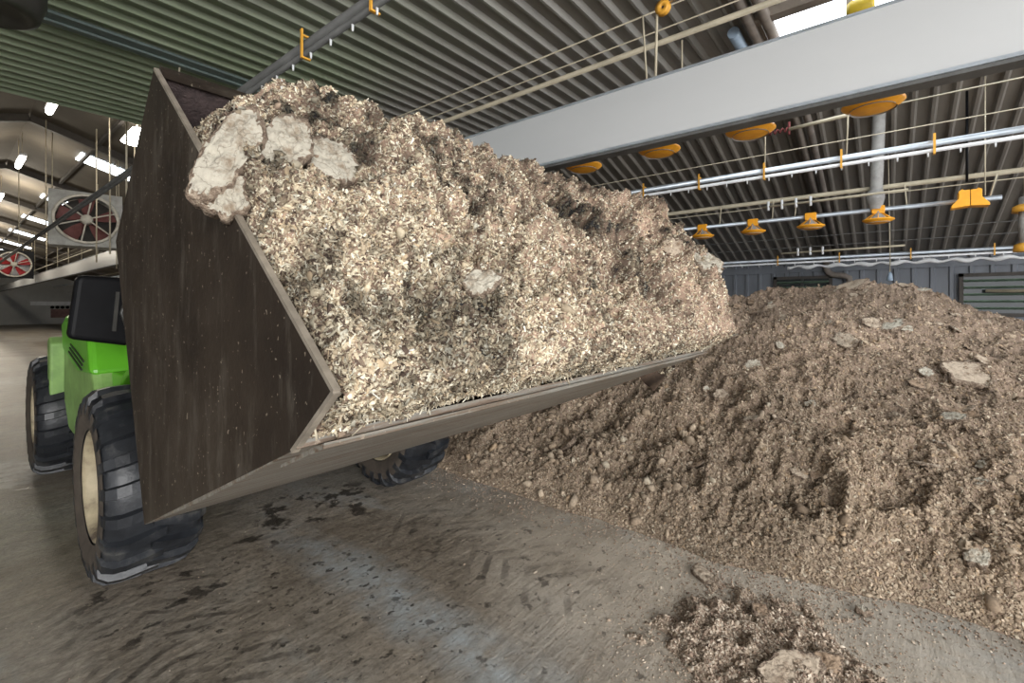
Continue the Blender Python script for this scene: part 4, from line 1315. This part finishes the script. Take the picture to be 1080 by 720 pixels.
big = [(5.35, -.52, .20, .15, 'cakebrown', 'large pale slab lying on the pile slope near the right picture edge'),
       (5.9, .0, .15, .11, 'cake', 'pale slab tilted up near the pile crest below the yellow motor'),
       (6.6, .62, .26, .13, 'cakedk', 'broad brown crust slab on the pile crest below the dark downpipe'),
       (6.75, .35, .20, .12, 'cakebrown', 'crust slab at the very top of the pile under the drop pipe'),
       (5.55, .32, .13, .10, 'cakebrown', 'flat tan slab in the upper middle of the pile slope'),
       (4.9, -.45, .13, .10, 'cakedk', 'brown slab lying below the large slab at the right of the pile'),
       (3.62, -.38, .07, .05, 'cake', 'pale lump at the foot of the pile near the right picture edge'),
       (3.75, 2.35, .11, .08, 'cakedk', 'brown clod at the pile foot under the lifted bucket')]
for k, (x, y, rx, ry, mat, lab) in enumerate(big):
    p, n = on_pile(x, y)
    nn = n + np.array([rng.normal() * .18, rng.normal() * .18, .15])
    place_slab(p, nn, rx, ry, .045, 40 + k, mat, lab, rng.uniform(0, 6), 'large crust slabs on the litter pile', .004)
for k in range(90):
    x = 6.9 - 3.2 * rng.random() ** 1.5; y = rng.uniform(-1.0, 2.2) * (x / 6.5) + .1
    p, n = on_pile(x, y)
    nn = n + rng.normal(size=3) * .30
    r_ = rng.uniform(.03, .085)
    place_slab(p, nn, r_, r_ * rng.uniform(.6, .9), r_ * .20, 100 + k, ('cakebrown', 'cakedk', 'cakebrown', 'cake')[k % 4],
               'small crust flake among many scattered over the litter pile', rng.uniform(0, 6), 'small crust flakes on the pile', r_ * .16, name='crust_flake')

# ------------------------------------------------------------------ small spilled heap in the foreground
def build_heap():
    xs = np.linspace(1.7, 3.4, 200); ys = np.linspace(-.5, 1.5, 230)
    X, Y = np.meshgrid(xs, ys, indexing='ij')
    a = R(35)
    dx, dy = X - 2.46, Y - .46
    e1 = (dx * math.cos(a) + dy * math.sin(a)) / .56; e2 = (-dx * math.sin(a) + dy * math.cos(a)) / .50
    p3 = np.stack([X, Y, X * 0], -1)
    q = np.clip(1 - (e1 ** 2 + e2 ** 2) * (1.15 + .55 * fbm(p3 * 4, 4, 61, .6)), -.3, 1)
    z = .045 * q - .012 + sstep(0, .5, q) * (.022 * fbm(p3 * 7, 3, 63, .6, True) + .012 * fbm(p3 * 20, 2, 65))
    G = np.stack([X, Y, z], -1)
    nm = NM()
    HCc = [(.45, .36, .275), (.37, .285, .215), (.53, .44, .345), (.27, .195, .145), (.60, .52, .42), (.17, .12, .09)]
    nm.add(G, np.tile(np.array([.36, .285, .215]), (X.size, 1)), F4=grid_faces(*X.shape))
    w = np.clip(q * 1.5 + .02, 0, 1) * (z > -.01)
    P, Nn, i, j = sample_grid(G, 26000, w)
    clods(nm, P, Nn, rng.uniform(.002, .007, len(P)) * np.where(rng.random(len(P)) < .05, 2.2, 1), palette(len(P), HCc, (4, 4, 3, 3, 2, 1)), .6)
    P, Nn, i, j = sample_grid(G, 12000, w)
    flakes(nm, P, Nn, rng.uniform(.006, .022, len(P)), rng.uniform(.003, .011, len(P)), palette(len(P), HCc, (4, 4, 3, 3, 2, 1)), .5, .2, .4)
    # scattered crumbs around
    n = 15000
    r_ = np.abs(rng.normal(size=n)) * .34 + .12; t_ = rng.uniform(0, 6.283, n)
    P = np.stack([2.5 + r_ * np.cos(t_) * 1.15, .5 + r_ * np.sin(t_) * 1.1, np.zeros(n)], 1)
    clods(nm, P, np.tile([0, 0, 1.0], (n, 1)), rng.uniform(.001, .005, n) * np.where(rng.random(n) < .05, 2.4, 1), palette(n, HCc, (4, 4, 3, 3, 2, 1)), .6, 0)
    n = 900
    P = np.stack([rng.uniform(.2, 3.2, n), rng.uniform(.4, 4.2, n), np.zeros(n)], 1)
    clods(nm, P, np.tile([0, 0, 1.0], (n, 1)), rng.uniform(.001, .005, n), palette(n, HCc, (4, 4, 3, 3, 4, 1)), .6, 0)
    o = nm.build('spilled_litter', M['litter'])
    return tag(o, 'small spilled heap of litter crumbs on the concrete in the foreground', 'litter', kind='stuff'), G, xs, ys
heap, HG, HX, HY_ = build_heap()
def on_heap(x, y):
    return HG[int(np.argmin(np.abs(HX - x))), int(np.argmin(np.abs(HY_ - y)))]
for k, (x, y, rx, ry, th, mat, lab, tilt) in enumerate((
        (2.36, .33, .15, .07, .03, 'cakebrown', 'long flaky crust slab leaning in the middle of the small spilled heap', (-.5, -.25, 1)),
        (2.93, .86, .10, .06, .03, 'cakebrown', 'flat pale crust slab at the far left edge of the small spilled heap', (.0, -.1, 1)),
        (3.12, .10, .04, .03, .03, 'cake', 'single pale lump on the bare floor between pile and spilled heap', (.1, 0, 1)),
        (2.50, .24, .11, .05, .03, 'cakedk', 'dark layered crust slab beside the long slab of the spilled heap', (-.6, -.1, 1)),
        (2.72, .52, .07, .05, .03, 'cakedk', 'brown chunk on the upper side of the small spilled heap', (.2, -.2, 1)))):
    p = on_heap(x, y); p = np.array([p[0], p[1], max(p[2], 0)])
    place_slab(p, tilt, rx, ry, th, 70 + k, mat, lab, R(20 + 40 * k) if k not in (0, 3) else R(-50), 'crust pieces at the spilled heap', th * (.1 if k != 2 else .4))

# ------------------------------------------------------------------ light
wd = bpy.data.worlds.new('world'); SC.world = wd; wd.use_nodes = True
bg = wd.node_tree.nodes['Background']
bg.inputs[0].default_value = (.95, .97, 1.0, 1); bg.inputs[1].default_value = 2.2
def area(name, loc, rot, sx, sy, e, col):
    l = bpy.data.lights.new(name, 'AREA'); l.shape = 'RECTANGLE'; l.size = sx; l.size_y = sy; l.energy = e; l.color = col
    o = bpy.data.objects.new(name, l); COL.objects.link(o); o.location = loc; o.rotation_euler = rot
    return o
def point(name, loc, e, col, r=.15):
    l = bpy.data.lights.new(name, 'POINT'); l.energy = e; l.color = col; l.shadow_soft_size = r
    o = bpy.data.objects.new(name, l); COL.objects.link(o); o.location = loc
    return o
for y in (11.3, 16.6, 22.5, 28.5, 34.5, 40.5):
    point('ridge_lamp_light', (1.27, y, 5.0), 40 if y < 20 else 190, (1, .90, .74), .2)

added_light = area('added_area_light', (-3.2, -7.0, 3.0), (0, 0, 0), 5.5, 3.8, 520, (1.0, .985, .96))  # area light added behind the camera for directional light; no doorway is built
added_light.rotation_euler = (Vector((2.2, 1.6, 1.0)) - added_light.location).to_track_quat('-Z', 'Y').to_euler()

vs = SC.view_settings
vs.view_transform = 'Standard'; vs.look = 'None'; vs.exposure = 0.6; vs.gamma = 1.0; vs.use_curve_mapping = False
SC.cycles.use_denoising = True
SC.cycles.max_bounces = 8; SC.cycles.diffuse_bounces = 4
